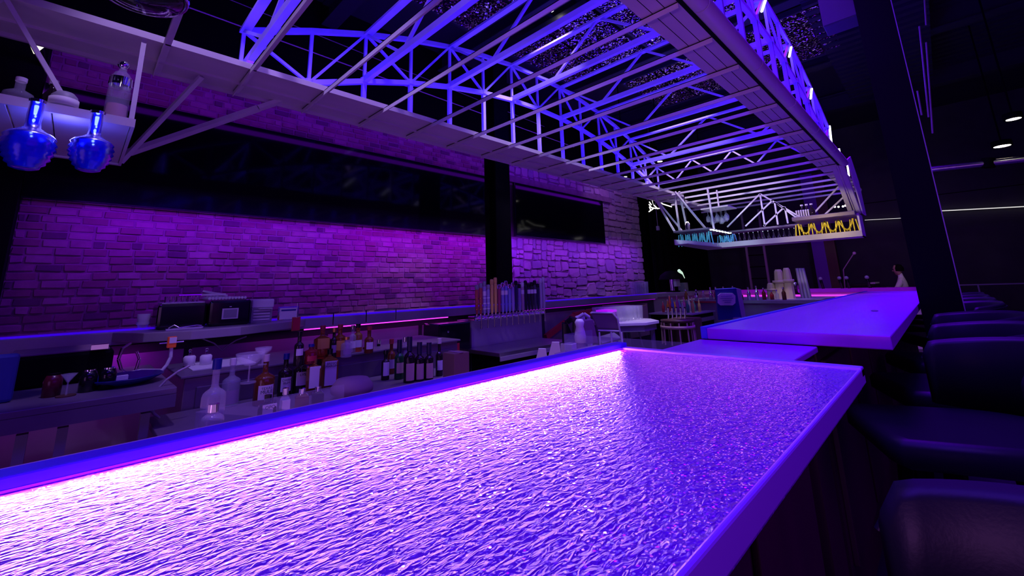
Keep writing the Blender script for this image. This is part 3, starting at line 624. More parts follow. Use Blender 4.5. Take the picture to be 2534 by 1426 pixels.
bottle(935, 844, 915, 26, F_, G[3], 'steel', 'dark bottle with chrome cap standing right of the orange bottle', .34)
bottle(953, 870, 940, 20, F_, G[3], 'black', 'black bottle with slim white label, left of the wine bottles', .34, lz=(.15,.6))
bottle(967, 843, 925, 20, F_, G[5], 'red', 'brown bottle with dark red neck, left in the wine group', .38, 'labelpurple')
bottle(987, 845, 938, 23, F_, G[2], 'foil', 'green-glinting dark bottle left of the three tan-labelled wines', .38, 'labeltan')
bottle(1012, 838, 946, 28, F_, G[3], 'foil', 'left wine bottle of three with tan labels', .38, 'labeltan', None, lz=(.05,.42))
bottle(1037, 851, 942, 25, F_, G[3], 'foil', 'middle wine bottle of three with tan labels', .38, 'labeltan', None, lz=(.05,.45))
bottle(1061, 852, 939, 23, F_, G[3], 'foil', 'right wine bottle of three with tan labels', .38, 'labeltan', None, lz=(.05,.45))
bottle(1087, 842, 930, 18, F_, G[3], 'pale', 'dark bottle with white neck label, rightmost of the rack', .38)
bottle(1001, 838, 915, 20, F_, G[1], 'steel', 'clear capped bottle standing behind the left wine bottle', .36, 'labelblue')
bottle(699, 968, 1075, 26, F_-.11, G[1], 'steel', 'squat clear bottle with chrome-ringed top in the very front', .2, 'label', None, True, lz=(.2,.75))
bottle(655, 985, 1090, 44, F_-.11, G[3], 'black', 'dark bottle with wide white label peeking over the bar lip', .2, 'label', 'OPO', True, lz=(.3,.82))
bottle(742, 968, 1060, 34, F_-.11, G[5], 'steel', 'brown square bottle right of the squat clear bottle', .15, 'label', None, True, lz=(.1,.4))
bottle(782, 962, 1045, 30, F_-.11, G[3], 'steel', 'black square bottle below the big white label', .15, 'label', None, True, lz=(.1,.5))
bottle(515, 1010, 1140, 50, F_+.03, G[1], 'steel', 'clear decanter in the front corner behind the acrylic guard', .2, 'labelpurple')
# coupe glasses over the rack
def coupe(px, py, d, s, lab):
    p = at(px, py, d=d)
    t = thing('coupe_glass', p, lab, 'glass')
    MB().lathe([(.0,0),(.02*s,.002),(.055*s,.03*s),(.06*s,.055*s),(.057*s,.055*s),(.05*s,.033*s),(.0,.006)], p, 20).build('bowl', K['glassware'], t)
    MB().cyl(p, p-Vector((0,0,.07*s)), .004, n=8).cyl(p-Vector((0,0,.075*s)), p-Vector((0,0,.07*s)), .032*s, n=16).build('stem', K['glassware'], t)
coupe(618, 905, 2.15, 1.1, 'wide clear coupe glass between the white-capped and brown bottles')
coupe(651, 878, 2.0, .6, 'small clear funnel glass on top of the brown whiskey bottle')
p = at(872, 938, z=.86)
p = at(872, 950, z=.75)
t = thing('round_pouch', p, 'dark rounded cushion-shaped pouch in front of the bottles', 'bag')
MB().lathe([(0,0),(.08,.0),(.12,.03),(.12,.06),(.09,.10),(.0,.115)], p-Vector((0,0,.07)), 22).build('pouch', K['purplefab'], t)
MB().cyl((p.x,p.y,.66), p-Vector((0,0,.06)), .03, n=10).build('stand', K['black'], t)
MB().box(p.x+.09, p.x+.125, p.y-.02, p.y+.02, p.z-.07, p.z-.045).build('tag', K['white'], t)
# three bottles with wire displays in the back: price flag
p = at(733, 802, x=-3.9)
t = thing('label_flag', p, 'small framed red card on a wire in front of the back bar rail', 'sign')
MB().box(p.x-.004, p.x, p.y-.028, p.y+.028, p.z-.05, p.z+.05).build('card', K['red'], t)
MB().box(p.x-.005, p.x-.0045, p.y-.034, p.y+.034, p.z-.056, p.z+.056).build('border', CAPS['gold'], t)
MB().cyl((p.x,p.y,p.z+.05),(p.x,p.y,p.z+.17),.003).cyl((p.x-.02,p.y,p.z-.055),(p.x-.02,p.y,.99),.003).build('wire', K['chrome'], t)

# ------------------------------------------------------------------ beer taps
tt = thing('tap_tower', (-3.75, 3.75, .9), 'long beer tap tower with a row of faucets against the back bar', 'tap tower')
MB().box(-3.9, -3.78, 3.18, 4.38, .93, .98).build('header', K['chrome'], tt, bevel=.008)
MB().box(-4.12, -3.86, 3.2, 4.4, 0, .93).build('body', K['satin'], tt)
for i in range(12):
    y = 3.22+i*.098
    MB().cyl((-3.78,y,.955),(-3.71,y,.95),.012,n=8).cyl((-3.71,y,.97),(-3.71,y,.86),.010,.008,n=8).cyl((-3.71,y,.86),(-3.71,y,.85),.013,n=8).build('faucet', K['chrome'], tt)
tap_cols = [((.45,.08,.06),'red'),((.45,.08,.06),'red'),((.35,.3,.55),'mauve'),((.35,.3,.55),'mauve'),((.72,.5,.12),'yellow'),((.72,.5,.12),'yellow'),((.35,.05,.12),'maroon'),((.25,.22,.6),'violet'),((.2,.2,.6),'indigo'),((.25,.3,.6),'slate blue'),((.4,.3,.6),'lilac'),
            ((.02,.02,.08),'navy'),((.3,.25,.5),'pale blue'),((.5,.35,.4),'dusty pink'),((.01,.01,.03),'black'),((.01,.01,.03),'black'),((.02,.02,.03),'black'),((.06,.06,.1),'charcoal'),((.02,.02,.06),'black'),((.5,.45,.55),'silver'),((.5,.45,.55),'silver')]
seen = {}
for i, (c, nm_) in enumerate(tap_cols):
    y = 3.20+i*.0575; H = .34+.02*((i*7) % 3)+(.04 if nm_ in ('yellow','silver') else 0)
    seen[nm_] = seen.get(nm_, 0)+1
    m_ = mat('tap_'+nm_.replace(' ', '_'), c, .35)
    t = MB().lathe([(.008,0),(.012,.02),(.019,.08),(.021,H*.8),(.017,H*.84)], (-3.76,y,.985), 10).build('tap_handle', m_, tt)
    t['label'] = 'slim %s beer tap handle' % nm_
    MB().lathe([(.017,H*.84),(.022,H*.86),(.022,H*.97),(.014,H),(0,H)], (-3.76,y,.985), 10).build('finial', K['grey'] if i < 4 else (m_ if nm_ == 'yellow' else K['glass'] if i < 11 else K['white'] if nm_ in ('silver','dusty pink') else K['blackgloss']), t)
    MB().cyl((-3.76,y,.975),(-3.76,y,1.0),.011,n=8).build('ferrule', K['chrome'], t)
    if i in (2,7,8,13,15,16,17): MB().cyl((-3.76,y,1.2),(-3.76,y,1.25),.0225,n=10).build('band', K['white'], t)
    for k in range(3):
        if i < 4: MB().cyl((-3.76,y,1.05+k*.06),(-3.76,y,1.06+k*.06),.0215,n=10).build('ring', CAPS['gold'] if i < 2 else K['white'], t)
t = thing('drip_tray', (-3.6, 3.7, .55), 'steel drip shelf below the beer taps', 'tray')
MB().box(-3.84, -3.3, 3.1, 4.3, .60, .64).build('shelf', K['steel'], t, bevel=.004)
MB().box(-3.3, -3.29, 3.1, 4.3, .56, .60).build('lip', K['satin'], t)
MB().box(-3.80, -3.4, 3.15, 4.25, 0, .6).build('base', K['black'], t)
t = thing('coffee_machine', (-3.9, 2.9, .6), 'dark drinks machine left of the beer taps', 'machine')
MB().box(-4.1, -3.8, 2.72, 3.14, .35, .93).build('cabinet', K['blackgloss'], t, bevel=.015)
MB().box(-3.799, -3.795, 2.9, 2.98, .62, .72).build('control_panel', K['red'], t)
MB().cyl((-3.8, 2.82, .85),(-3.78,2.82,.85),.012).build('knob', K['chrome'], t)
p = at(1128, 905, d=2.7)
t = thing('cardboard_box', (p.x, p.y, 0), 'narrow tan box standing between the wine bottles and the taps', 'box')
MB().box(p.x-.07, p.x+.05, p.y-.05, p.y+.07, 0, p.z+.08).build('box_body', mat('brown_card', (.20,.11,.10), .8), t, bevel=.004)
MB().box(p.x-.072, p.x+.052, p.y-.01, p.y+.02, p.z+.08, p.z+.083).build('tape', K['purplefab'], t)
# pink tubing panel right of the taps
t = thing('red_chute', (-4.1, 5.0, .5), 'dark red sloping handrail right of the beer taps', 'rail')
MB().bar(at(1350,835,x=-4.0), at(1420,782,x=-4.05), .05, .07).bar(at(1420,782,x=-4.05), at(1485,768,x=-4.1), .05, .10).build('rail', K['red'], t)
MB().bar(at(1350,845,x=-4.02), at(1425,790,x=-4.07), .03, .03).build('trim', K['purplefab'], t)
# chairs, stacked stools and stand in the service area
def at3(px, py, d): return at(px, py, d=d)
p = at(1495, 845, z=.30)
t = thing('folding_chair', (p.x, p.y, 0), 'mauve padded chair with pale tubular frame right of the white scoop', 'chair')
bx = lambda a, b, d: at(a, b, d=d)
d0 = 5.2
q = [bx(1462,776,d0), bx(1522,778,d0), bx(1535,816,d0), bx(1478,814,d0)]
def slab(q, th, name, m, parent, bev=.01):
    nrm = (q[1]-q[0]).cross(q[3]-q[0]).normalized()*th
    return MB().add(list(q)+[v+nrm for v in q], [(0,1,2,3),(7,6,5,4),(0,4,5,1),(1,5,6,2),(2,6,7,3),(3,7,4,0)]).build(name, m, parent, bevel=bev)
slab(q, .04, 'backrest', K['purplefab'], t, .015)
MB().tube([bx(1462,776,d0),bx(1463,774,d0),bx(1515,775,d0),bx(1528,790,d0),bx(1540,850,d0)], .012, 8).build('back_frame', K['white'], t)
MB().tube([bx(1480,818,d0),bx(1535,820,d0)], .01, 8).build('crossbar', K['white'], t)
slab([bx(1482,832,d0+.1), bx(1520,822,d0+.3), bx(1538,835,d0+.1), bx(1490,850,d0-.1)], .04, 'seat', K['grey'], t)
for a in (1483, 1512, 1538): MB().tube([bx(a,822,d0),Vector((bx(a,822,d0).x,bx(a,822,d0).y,0))], .012, 8).build('leg', K['white'], t)
d1 = 4.7
t = thing('padded_chair', at(1440,860,d=d1), 'white-backed chair with mauve side in front of the folding chair', 'chair')
MB().tube([bx(1425,790,d1),bx(1445,777,d1),bx(1458,786,d1),bx(1452,800,d1)], .02, 8).build('back_frame', K['white'], t)
slab([bx(1427,783,d1), bx(1447,776,d1+.1), bx(1458,840,d1+.1), bx(1440,842,d1)], .03, 'backrest', K['white'], t)
slab([bx(1443,793,d1-.2), bx(1468,790,d1-.1), bx(1482,850,d1-.1), bx(1452,852,d1-.2)], .04, 'side_cushion', K['purplefab'], t)
MB().bar(bx(1460,850,d1), Vector((bx(1460,850,d1).x,bx(1460,850,d1).y,0)), .04, .04).build('leg', K['white'], t)
d1 = 4.3
t = thing('black_stand', at(1405,860,d=d1), 'black arched stand with pale oval opening right of the taps', 'stand')
slab([bx(1391,800,d1), bx(1404,800,d1), bx(1424,846,d1), bx(1392,850,d1)], .05, 'post', K['blackgloss'], t)
slab([bx(1418,785,d1), bx(1434,800,d1), bx(1426,845,d1), bx(1418,846,d1)], .05, 'arm', K['blackgloss'], t)
slab([bx(1396,796,d1), bx(1412,784,d1), bx(1430,790,d1), bx(1406,804,d1)], .05, 'arch', K['blackgloss'], t)
q_ = bx(1411,850,d1)
MB().box(q_.x-.07,q_.x+.07,q_.y-.07,q_.y+.07,0,q_.z).build('base', K['white'], t)
t = thing('towel_dispenser', at(1435,840,d=3.9), 'white curled scoop in front of the white-backed chair', 'scoop')
MB().lathe([(.0,0),(.05,.0),(.055,.05),(.045,.10),(.035,.14),(.045,.18),(.03,.205),(0,.21)], at(1437,848,d=3.9), 16).build('body', K['white'], t)
MB().cyl(at(1437,848,d=3.9), Vector((at(1437,848,d=3.9).x,at(1437,848,d=3.9).y,0)), .04, n=12).build('foot', K['purplefab'], t)
for a, b, lab in ((1378,852,'white cardboard flap leaning left of the black stand'), (1345,868,'white cardboard flap lying under the beer taps')):
    d1 = 3.9
    tag(slab([bx(a-12,b-5,d1), bx(a+6,b-5,d1), bx(a+12,b+35,d1), bx(a-22,b+35,d1)], .01, 'cardboard_flap', K['white'], None, .002), lab, 'cardboard')
# glassware table
d1 = 6.2
tb = thing('side_table', at(1560,850,d=d1), 'grey octagonal table with racks of drinking glasses', 'table')
def tp(a, b): return at(a, b, d=d1)
P0 = at(1480,785,z=.76); P1 = at(1634,783,z=.76)
P0 = at(1475, 789, z=.76)
cx_, cy_ = -3.45, 5.75
MB().prism([(cx_+.5*math.cos(a*PI/4+.39), cy_+.5*math.sin(a*PI/4+.39)) for a in range(8)], .72, .76).build('table_top', K['white'], tb, bevel=.005)
MB().prism([(cx_+.46*math.cos(a*PI/4+.39), cy_+.46*math.sin(a*PI/4+.39)) for a in range(8)], .64, .72).build('apron', K['grey'], tb)
for a in range(4):
    q = a*PI/2+.39
    MB().bar((cx_+.4*math.cos(q), cy_+.4*math.sin(q), .64), (cx_+.4*math.cos(q), cy_+.4*math.sin(q), 0), .045, .045).build('leg', K['grey'], tb)
    MB().tube([(cx_+.38*math.cos(q),cy_+.38*math.sin(q),.25),(cx_+.25*math.cos(q),cy_+.25*math.sin(q),.4),(cx_+.2*math.cos(q),cy_+.2*math.sin(q),.64)], .012, 6).build('brace', K['grey'], tb)
proto = None; k = 0
for i in range(7):
    for j in range(5):
        x = cx_-.28+j*.1; y = cy_-.3+i*.1
        lab = 'straight drinking glass among those standing on the octagonal table'
        if proto is None:
            proto = thing('drinking_glass', (x, y, .761), lab, 'glass', 'glasses on the octagonal table')
            MB().lathe([(0,0),(.034,0),(.043,.2),(.041,.2),(.032,.006),(0,.006)], (0,0,0), 12).build('tumbler', K['glassware'], proto, local=True)
        else: dup(proto, (x, y, .761))
        k += 1
t = thing('glass_crate', (-3.25, 5.2, .76), 'small magenta-topped crate left of the drinking glasses', 'crate')
p = at(1500, 757, x=-3.5)
MB().box(p.x-.1, p.x+.1, p.y-.12, p.y+.12, .761, .90).build('basket', K['glass'], t)
MB().box(p.x-.1, p.x+.1, p.y-.12, p.y+.12, .90, .93).build('lid', K['led_mag_dim'], t, bevel=.004)
# tall glasses on the back bar corner
proto = None
for i in range(12):
    p = at(1524+ (i % 6)*11+(4 if i > 5 else 0), 729, z=1.07) if False else Vector((-4.40+.09*(i//6), 5.9+.085*(i % 6)+1.85, 1.066))
    if proto is None:
        proto = thing('flute_glass', p, 'tall flute glass in the cluster on the back bar beside the stonework', 'glass', 'flute glasses on the back bar')
        MB().lathe([(0,0),(.03,0),(.034,.1),(.04,.25),(.038,.25),(.03,.1),(.027,.006),(0,.006)], (0,0,0), 12).build('flute', K['glassware'], proto, local=True)
    else: dup(proto, p)
t = thing('serving_tray', (-3.9, 6.6, .95), 'wide brass-edged oval tray above the glass racks', 'tray')
MB().lathe([(0,0),(.3,.0),(.34,.012),(.33,.016),(0,.01)], (-3.75, 6.3, .93), 26).build('tray_dish', K['blackgloss'], t)
MB().lathe([(.335,.012),(.345,.012),(.345,.018),(.335,.018)], (-3.75, 6.3, .93), 26).build('rim', CAPS['gold'], t)
MB().cyl((-3.75,6.3,.0),(-3.75,6.3,.93),.03).build('post', K['grey'], t)
# bartender station in the middle with condiments
p = Vector((-3.1, 6.9, .0))
t = thing('cocktail_station', p, 'steel cocktail station with rails right of the glass table', 'station')
MB().box(-3.4, -2.75, 6.5, 7.35, .0, .8).build('body', K['black'], t, bevel=.01)
MB().box(-3.42, -2.73, 6.48, 7.4, .8, .82).build('top', K['satin'], t)
MB().box(-2.75, -2.74, 6.55, 7.35, .68, .74).build('speed_rail', K['steel'], t)
MB().prism([(-2.95,6.2),(-2.6,6.2),(-2.6,6.5),(-2.95,6.5)], .35, .78).build('bin', K['wood'], t, bevel=.02)
cols_ = [(.8,.1,.1),(.9,.4,.05),(.2,.2,.8),(.7,.1,.6),(.8,.75,.8),(.1,.5,.3),(.9,.7,.2)]
nm2 = ['red','orange','blue','magenta','white','green','yellow']
for i in range(14):
    c = cols_[i % 7]; xx = -3.3+.08*(i % 7); yy = 6.75+.25*(i//7); H = .15+.03*((i*5) % 4)
    t = thing('mixer_bottle', (xx, yy, .82), '%s mixer bottle on the cocktail station, %s row, %s from the left' % (nm2[i % 7], 'front' if i < 7 else 'rear', nth[i % 7]), 'bottle', 'mixer bottles on the cocktail station')
    MB().lathe([(0,0),(.022,0),(.024,H*.6),(.009,H*.78),(.009,H),(0,H)], (xx,yy,.82), 10).build('glass', mat('mixer_'+nm2[i % 7], c, .15, trans=.4), t)
    MB().cyl((xx,yy,.82+H),(xx,yy,.84+H),.009,n=8).build('pourer', K['chrome'], t)
# small round pedestal with bar tools
cx_, cy_ = -2.75, 6.0
t = thing('round_side_table', (cx_, cy_, 0), 'round two-tier stool-like table with bar tools', 'table')
MB().lathe([(0,.74),(.2,.74),(.22,.76),(.22,.775),(0,.78)], (cx_,cy_,0), 24).build('table_top', K['wood'], t)
MB().lathe([(.21,.66),(.23,.66),(.23,.70),(.21,.70)], (cx_,cy_,0), 24).build('ring', K['tan'], t)
for a in range(12): MB().cyl((cx_+.21*math.cos(a*PI/6),cy_+.21*math.sin(a*PI/6),.74),(cx_+.22*math.cos(a*PI/6),cy_+.22*math.sin(a*PI/6),.45),.01,n=6).build('spindle', K['tan'], t)
MB().cyl((cx_,cy_,0),(cx_,cy_,.74),.05).build('pedestal', K['wood'], t)
for i in range(5):
    xx = cx_-.12+.06*i
    t = thing('bar_tool', (xx, cy_, .775), 'upright steel bar tool on the round side table, %s from the left' % nth[i], 'bar tool', 'bar tools on the round table')
    MB().cyl((xx,cy_,.78),(xx+.01,cy_,.93),.009,.013,n=8).build('shaft', K['chrome'], t)
    MB().sphere((xx+.01,cy_,.935),.014,8).build('knob', K['blackgloss'], t)
# blue standing menu sign
p0 = at(1770,715,y=6.0); 
def sl2(a, b, dd): return at(a, b, d=dd)
dd = 5.6
t = thing('menu_sign', sl2(1800,790,dd), 'dark blue standing sign with pale rounded panel of faint writing', 'sign')
slab([sl2(1770,716,dd), sl2(1822,713,dd), sl2(1836,788,dd), sl2(1779,793,dd)], .03, 'board', K['navy'], t, .006)
q = [sl2(1776+a*44, 726+b*30, dd-.03) for a, b in ((.15,0),(.85,0),(1,.2),(1,.8),(.85,1),(.15,1),(0,.8),(0,.2))]
nr = (q[1]-q[0]).cross(q[4]-q[0]).normalized()*.004
MB().add(q+[v+nr for v in q], [tuple(range(8)), tuple(range(15,7,-1))]+[(i,i+8,(i+1)%8+8,(i+1)%8) for i in range(8)]).build('panel', K['white'], t)
for k_, (a, b) in enumerate(((1784,1812),(1782,1815),(1788,1810),(1793,1808))):
    MB().bar(sl2(a, 734+k_*5, dd-.04), sl2(b, 733+k_*5, dd-.04), .002, .006).build('print_line', K['navy'], t)
q_ = sl2(1808,790,dd)
MB().box(q_.x-.12,q_.x+.1,q_.y+.02,q_.y+.12,0,q_.z+.02).build('stand', K['grey'], t)
slab([sl2(1822,713,dd), sl2(1834,716,dd+.2), sl2(1846,785,dd+.2), sl2(1836,788,dd)], .02, 'side', K['grey'], t, .004)
# stack of insulated cups, shaker, tube
def cupstack(px, y0, y1, wpx, dd, m, lab, name='cup_stack', n=1):
    pb = at(px+4, y1+4, z=.972); dd = depth(pb); H = (y1-y0)*dd/FPX*1.0; R_ = wpx*dd/FPX/2
    t = thing(name, pb, lab, 'cup stack')
    MB().lathe([(0,0),(R_,0),(R_*.97,H*.3),(R_*.85,H*.7),(R_*.7,H*.93),(R_*.5,H),(0,H)], pb, 8, False).build('cups', m, t)
    MB().lathe([(R_*.98,H*.52),(R_*1.25,H*.55),(R_*1.22,H*.62),(R_*.92,H*.6)], pb, 16).build('rim', m, t)
    MB().lathe([(0,-.02),(R_*1.05,-.02),(R_*1.05,.0),(0,.0)], pb, 12).build('base', m, t)
cupstack(1910, 697, 735, 26, 6.8, K['tan'], 'short upturned stack of tan cups, leftmost')
cupstack(1932, 664, 735, 26, 6.6, K['tan'], 'tallest upturned stack of tan cups')
cupstack(1953, 660, 735, 22, 7.1, K['tan'], 'tan cup stack behind the steel shaker')
p = at(1969, 716, z=1.07)
t = thing('steel_container', p, 'small steel container in front of the tan cup stacks', 'container')
MB().lathe([(0,-.1),(.06,-.1),(.06,0),(.065,.0),(.065,.14),(.05,.15),(0,.15)], p, 16).build('can', K['steel'], t)
MB().lathe([(.055,.15),(.055,.17),(.03,.18),(0,.18)], p, 16).build('lid', K['black'], t)
MB().cyl(p-Vector((0,0,.1)), p-Vector((0,0,.085)), .068, n=16).build('foot', K['black'], t)
t = thing('corrugated_tube', at(1990,728,y=8.5), 'leaning grey corrugated tube right of the cup stacks', 'tube')
for k in range(3): MB().cyl(at(1972+k*7,664,y=8.5), (at(1985+k*9,728,y=8.5).x,8.5,.97), .026, n=10).build('flute', K['satin'], t)
# island counter under cups
t = thing('service_island', (-3.0, 8, 0), 'pale low service island with a red stripe behind the far bar', 'counter')
MB().box(-3.4, -1.4, 7.5, 8.9, 0, .93).build('body', K['satin'], t, bevel=.01)
MB().box(-3.45, -1.35, 7.45, 8.95, .93, .97).build('counter_top', K['satin'], t)
MB().box(-3.2, -2.6, 7.44, 7.45, .935, .96).build('red_stripe', K['red'], t)
rnd = random.Random(3)
for i in range(16):
    xx = -3.3+i*.1; yy = 7.6+rnd.random()*.3; H = .12+rnd.random()*.1
    c = rnd.choice([G[3],G[4],G[5],K['chrome'],K['blackgloss'],G[1]])
    t = thing('bar_bottle', (xx, yy, .97), 'small dark bottle on the service island, %s from the left' % nth[i], 'bottle', 'bottles on the service island')
    MB().lathe([(0,0),(.03,0),(.03,H*.6),(.011,H*.78),(.011,H),(0,H)], (xx,yy,.97), 10).build('glass', c, t)
    MB().cyl((xx,yy,.97+H*.9),(xx,yy,.98+H),.013,n=8).build('cap', K['chrome'], t)
# espresso-like machine at the left of the far end
p = at(1665, 722, x=-4.4)
t = thing('cocktail_machine', (p.x, p.y, 1.07), 'dark machine with lit white arm on the corner counter', 'machine')
z0_ = 1.07
MB().lathe([(0,0),(.16,0),(.16,.03),(0,.03)], (p.x,p.y,z0_), 16).build('foot', K['black'], t)
MB().cyl((p.x,p.y,z0_),(p.x,p.y,z0_+.3),.05).build('post', K['chrome'], t)
MB().lathe([(.28,0),(.24,.1),(.12,.18),(0,.2)], (p.x,p.y,z0_+.28), 18).build('hood', K['black'], t)
MB().box(p.x-.02,p.x+.1,p.y,p.y+.2,z0_+.12,z0_+.28).build('box', K['white'], t)
MB().tube([(p.x+.1,p.y+.2,z0_+.48),(p.x+.12,p.y+.28,z0_+.42),(p.x+.12,p.y+.36,z0_+.3)], .035, 8).build('lit_arm', mat('lit_arm', (.6,.8,.6), emit=(.7,1,.75), es=.8), t)
MB().box(p.x,p.y and p.x+.15,p.y+.3,p.y+.5,z0_,z0_+.2).build('side_case', K['grey'], t)
# tap fonts along far cross bar
for i, a in enumerate((2032, 2080, 2098, 2150)):
    q = at(a, 712, y=10.4)
    t = thing('beer_font', (q.x, q.y, 1.07), 'slim beer font on the far counter, %s from the left' % nth[i], 'beer font', 'beer fonts on the far counter')
    MB().cyl((q.x,q.y+.2,1.07),(q.x-.02,q.y+.2,1.24),.025,n=10).build('column', K['blackgloss'], t)
    MB().sphere((q.x-.02,q.y+.2,1.27),.035,10).build('badge', K['white'], t)

# ------------------------------------------------------------------ stage, performer, ladder, far column
t = thing('stage_rack', at(1850,700,y=12.5), 'tall dark metal ladder rack beyond the counter', 'ladder')
a_, b_ = at(1843,600,y=12.5), at(1858,722,y=12.5); a_.z = 2.35
for xx in (a_.x, a_.x+.42): MB().box(xx, xx+.05, 12.45, 12.5, 0, 3.1).build('rail', K['grey'], t)
for k in range(9): MB().box(a_.x+.05, a_.x+.42, 12.46, 12.49, .4+k*.3, .43+k*.3).build('rung', K['black'], t)
t = thing('stage_column', (-2.1, 13.5, 0), 'slanting violet-lit pilaster beyond the far counter', 'column')
MB().box(-2.32, -2.05, 13.4, 13.6, 0, 4).build('violet_lit_face', mat('violet_light_tint', (.2,.06,.5), .7), t)  # violet light on the pillar is put into this face's colour
MB().box(-2.05, -1.83, 13.4, 13.6, 0, 4).build('brown_face', K['wood'], t)
tag(MB().box(-1.6, 1.0, 12.05, 13.9, 0, .5).build('stage_platform', K['black']), 'black stage platform behind the end of the bar', 'stage')
q = at(2235, 690, y=12.9)
per = thing('person', (q.x, 12.9, .5), 'seated performer in a white shirt at the piano, facing left', 'person')
def skin_body(joints, edges, radii, name, m, parent, sub=2):
    me = bpy.data.meshes.new(name); off = Vector(parent.location)
    me.from_pydata([tuple(Vector(j)-off) for j in joints], edges, []); me.update(); me.materials.append(m)
    o = bpy.data.objects.new(name, me); col.objects.link(o); o.parent = parent
    sk = o.modifiers.new('skin', 'SKIN'); me.skin_vertices if me.skin_vertices else None
    if not me.skin_vertices:
        bpy.context.view_layer.objects.active = o
    for v, r in zip(me.skin_vertices[0].data, radii): v.radius = (r, r)
    me.skin_vertices[0].data[0].use_root = True
    s2 = o.modifiers.new('sub', 'SUBSURF'); s2.levels = sub; s2.render_levels = sub
    return o
X0, Y0, Zs = q.x, 12.9, .5
J = [(X0,Y0,Zs+.30),(X0-.02,Y0,Zs+.48),(X0-.03,Y0,Zs+.68),(X0-.03,Y0,Zs+.76),(X0-.05,Y0,Zs+.86),
     (X0-.03,Y0-.17,Zs+.66),(X0-.14,Y0-.2,Zs+.48),(X0-.36,Y0-.15,Zs+.50),(X0-.03,Y0+.17,Zs+.66),(X0-.14,Y0+.2,Zs+.48),(X0-.36,Y0+.15,Zs+.50),
     (X0-.35,Y0-.1,Zs+.28),(X0-.38,Y0-.1,Zs+.02),(X0-.35,Y0+.1,Zs+.28),(X0-.38,Y0+.1,Zs+.02)]
ED = [(0,1),(1,2),(2,3),(3,4),(2,5),(5,6),(6,7),(2,8),(8,9),(9,10),(0,11),(11,12),(0,13),(13,14)]
skm = mat('skin', (.6,.38,.3), .6)
try:
    skin_body(J, ED, [.14,.13,.14,.05,.05,.065,.05,.04,.065,.05,.04,.08,.05,.08,.05], 'body', mat('white_shirt', (.8,.75,.85), .8), per)
except Exception as e:
    mb = MB()
    for a, b in ED: mb.cyl(J[a], J[b], .06)
    mb.build('body', K['white'], per)
MB().lathe([(0,-.12),(.05,-.1),(.075,-.02),(.08,.05),(.05,.11),(0,.12)], (X0-.06,Y0,Zs+.9), 14).build('head', skm, per)
MB().lathe([(.085,-.02),(.09,.05),(.055,.12),(0,.135)], (X0-.04,Y0,Zs+.9), 14).build('hair', K['black'], per)
MB().sphere((X0-.145,Y0,Zs+.89),.014,8).build('nose', skm, per)
for s_ in (-1, 1):
    MB().sphere((X0-.128,Y0+s_*.03,Zs+.92),.009,8).build('eye', K['black'], per)
    hb = MB().sphere((X0-.40,Y0+s_*.15,Zs+.50),.03,8,.5)
    for f_ in range(4): hb.cyl((X0-.42,Y0+s_*.15-.025+f_*.017,Zs+.50),(X0-.48,Y0+s_*.15-.028+f_*.019,Zs+.485),.008,.006,6)
    hb.cyl((X0-.40,Y0+s_*.12,Zs+.50),(X0-.44,Y0+s_*.10,Zs+.49),.009,.007,6)
    hb.build('hand', skm, per)
t = thing('piano', (X0-.6, 12.9, .5), 'black upright keyboard in front of the performer', 'piano')
MB().box(X0-.95, X0-.46, 12.5, 13.5, .5, 1.12).build('case', K['blackgloss'], t, bevel=.01)
MB().box(X0-.56, X0-.46, 12.55, 13.45, 1.12, 1.15).build('keys', K['white'], t)
MB().box(X0-.15, X0+.15, 12.7, 13.1, .5, .64).build('bench', K['black'], None)
bpy.data.objects[-1] if False else None
b_ = [o for o in col.objects if o.name.startswith('bench')][-1]; tag(b_, 'black bench under the seated performer', 'bench')
t = thing('microphone_stand', (X0-1.0, 12.3, .5), 'boom microphone stand left of the performer', 'microphone stand')
MB().tube([(X0-1.0,12.15,.52),(X0-.93,12.15,1.45),(X0-.7,12.15,1.78)], .012, 8).build('pole', K['satin'], t)
MB().sphere((X0-.68,12.15,1.8),.035,10).build('microphone', K['white'], t)
MB().lathe([(0,0),(.14,0),(.14,.02),(0,.025)], (X0-1.0,12.15,.5), 14).build('base', K['black'], t)
t = thing('stage_monitor', (-.25, 12.3, .5), 'black speaker box right of the performer', 'speaker')
MB().box(-.45, .15, 12.15, 12.6, .5, 1.12).build('cabinet', K['black'], t, bevel=.01)
MB().cyl((-.15,12.249,1.03),(-.15,12.24,1.03),.09,n=18).build('cone', K['grey'], t)
# dark curtain by the stone wall end, hanging speaker bracket
t = thing('curtain', (-5.2, 10.6, 0), 'black drape hanging beside the end of the stone wall', 'curtain')
mb = MB(); n = 40; vs = []; 
for i in range(n+1):
    y = 10.3+i*.09; x = -5.2+.05*math.sin(i*1.3)
    vs += [(x, y, 0), (x, y, 5.1)]
mb.add(vs, [(2*i, 2*i+2, 2*i+3, 2*i+1) for i in range(n)], True).build('cloth', K['black'], t)
t = thing('hanging_switch', at(1628,560,x=-4.6), 'small grey pull-cord box hanging before the black drape', 'switch')
p = at(1628,565,x=-4.6)
MB().box(p.x-.03,p.x+.03,p.y-.03,p.y+.03,p.z-.05,p.z+.05).build('box', K['grey'], t, bevel=.004)
MB().cyl(p, (p.x,p.y,5.2), .005).build('cord', K['grey'], t)

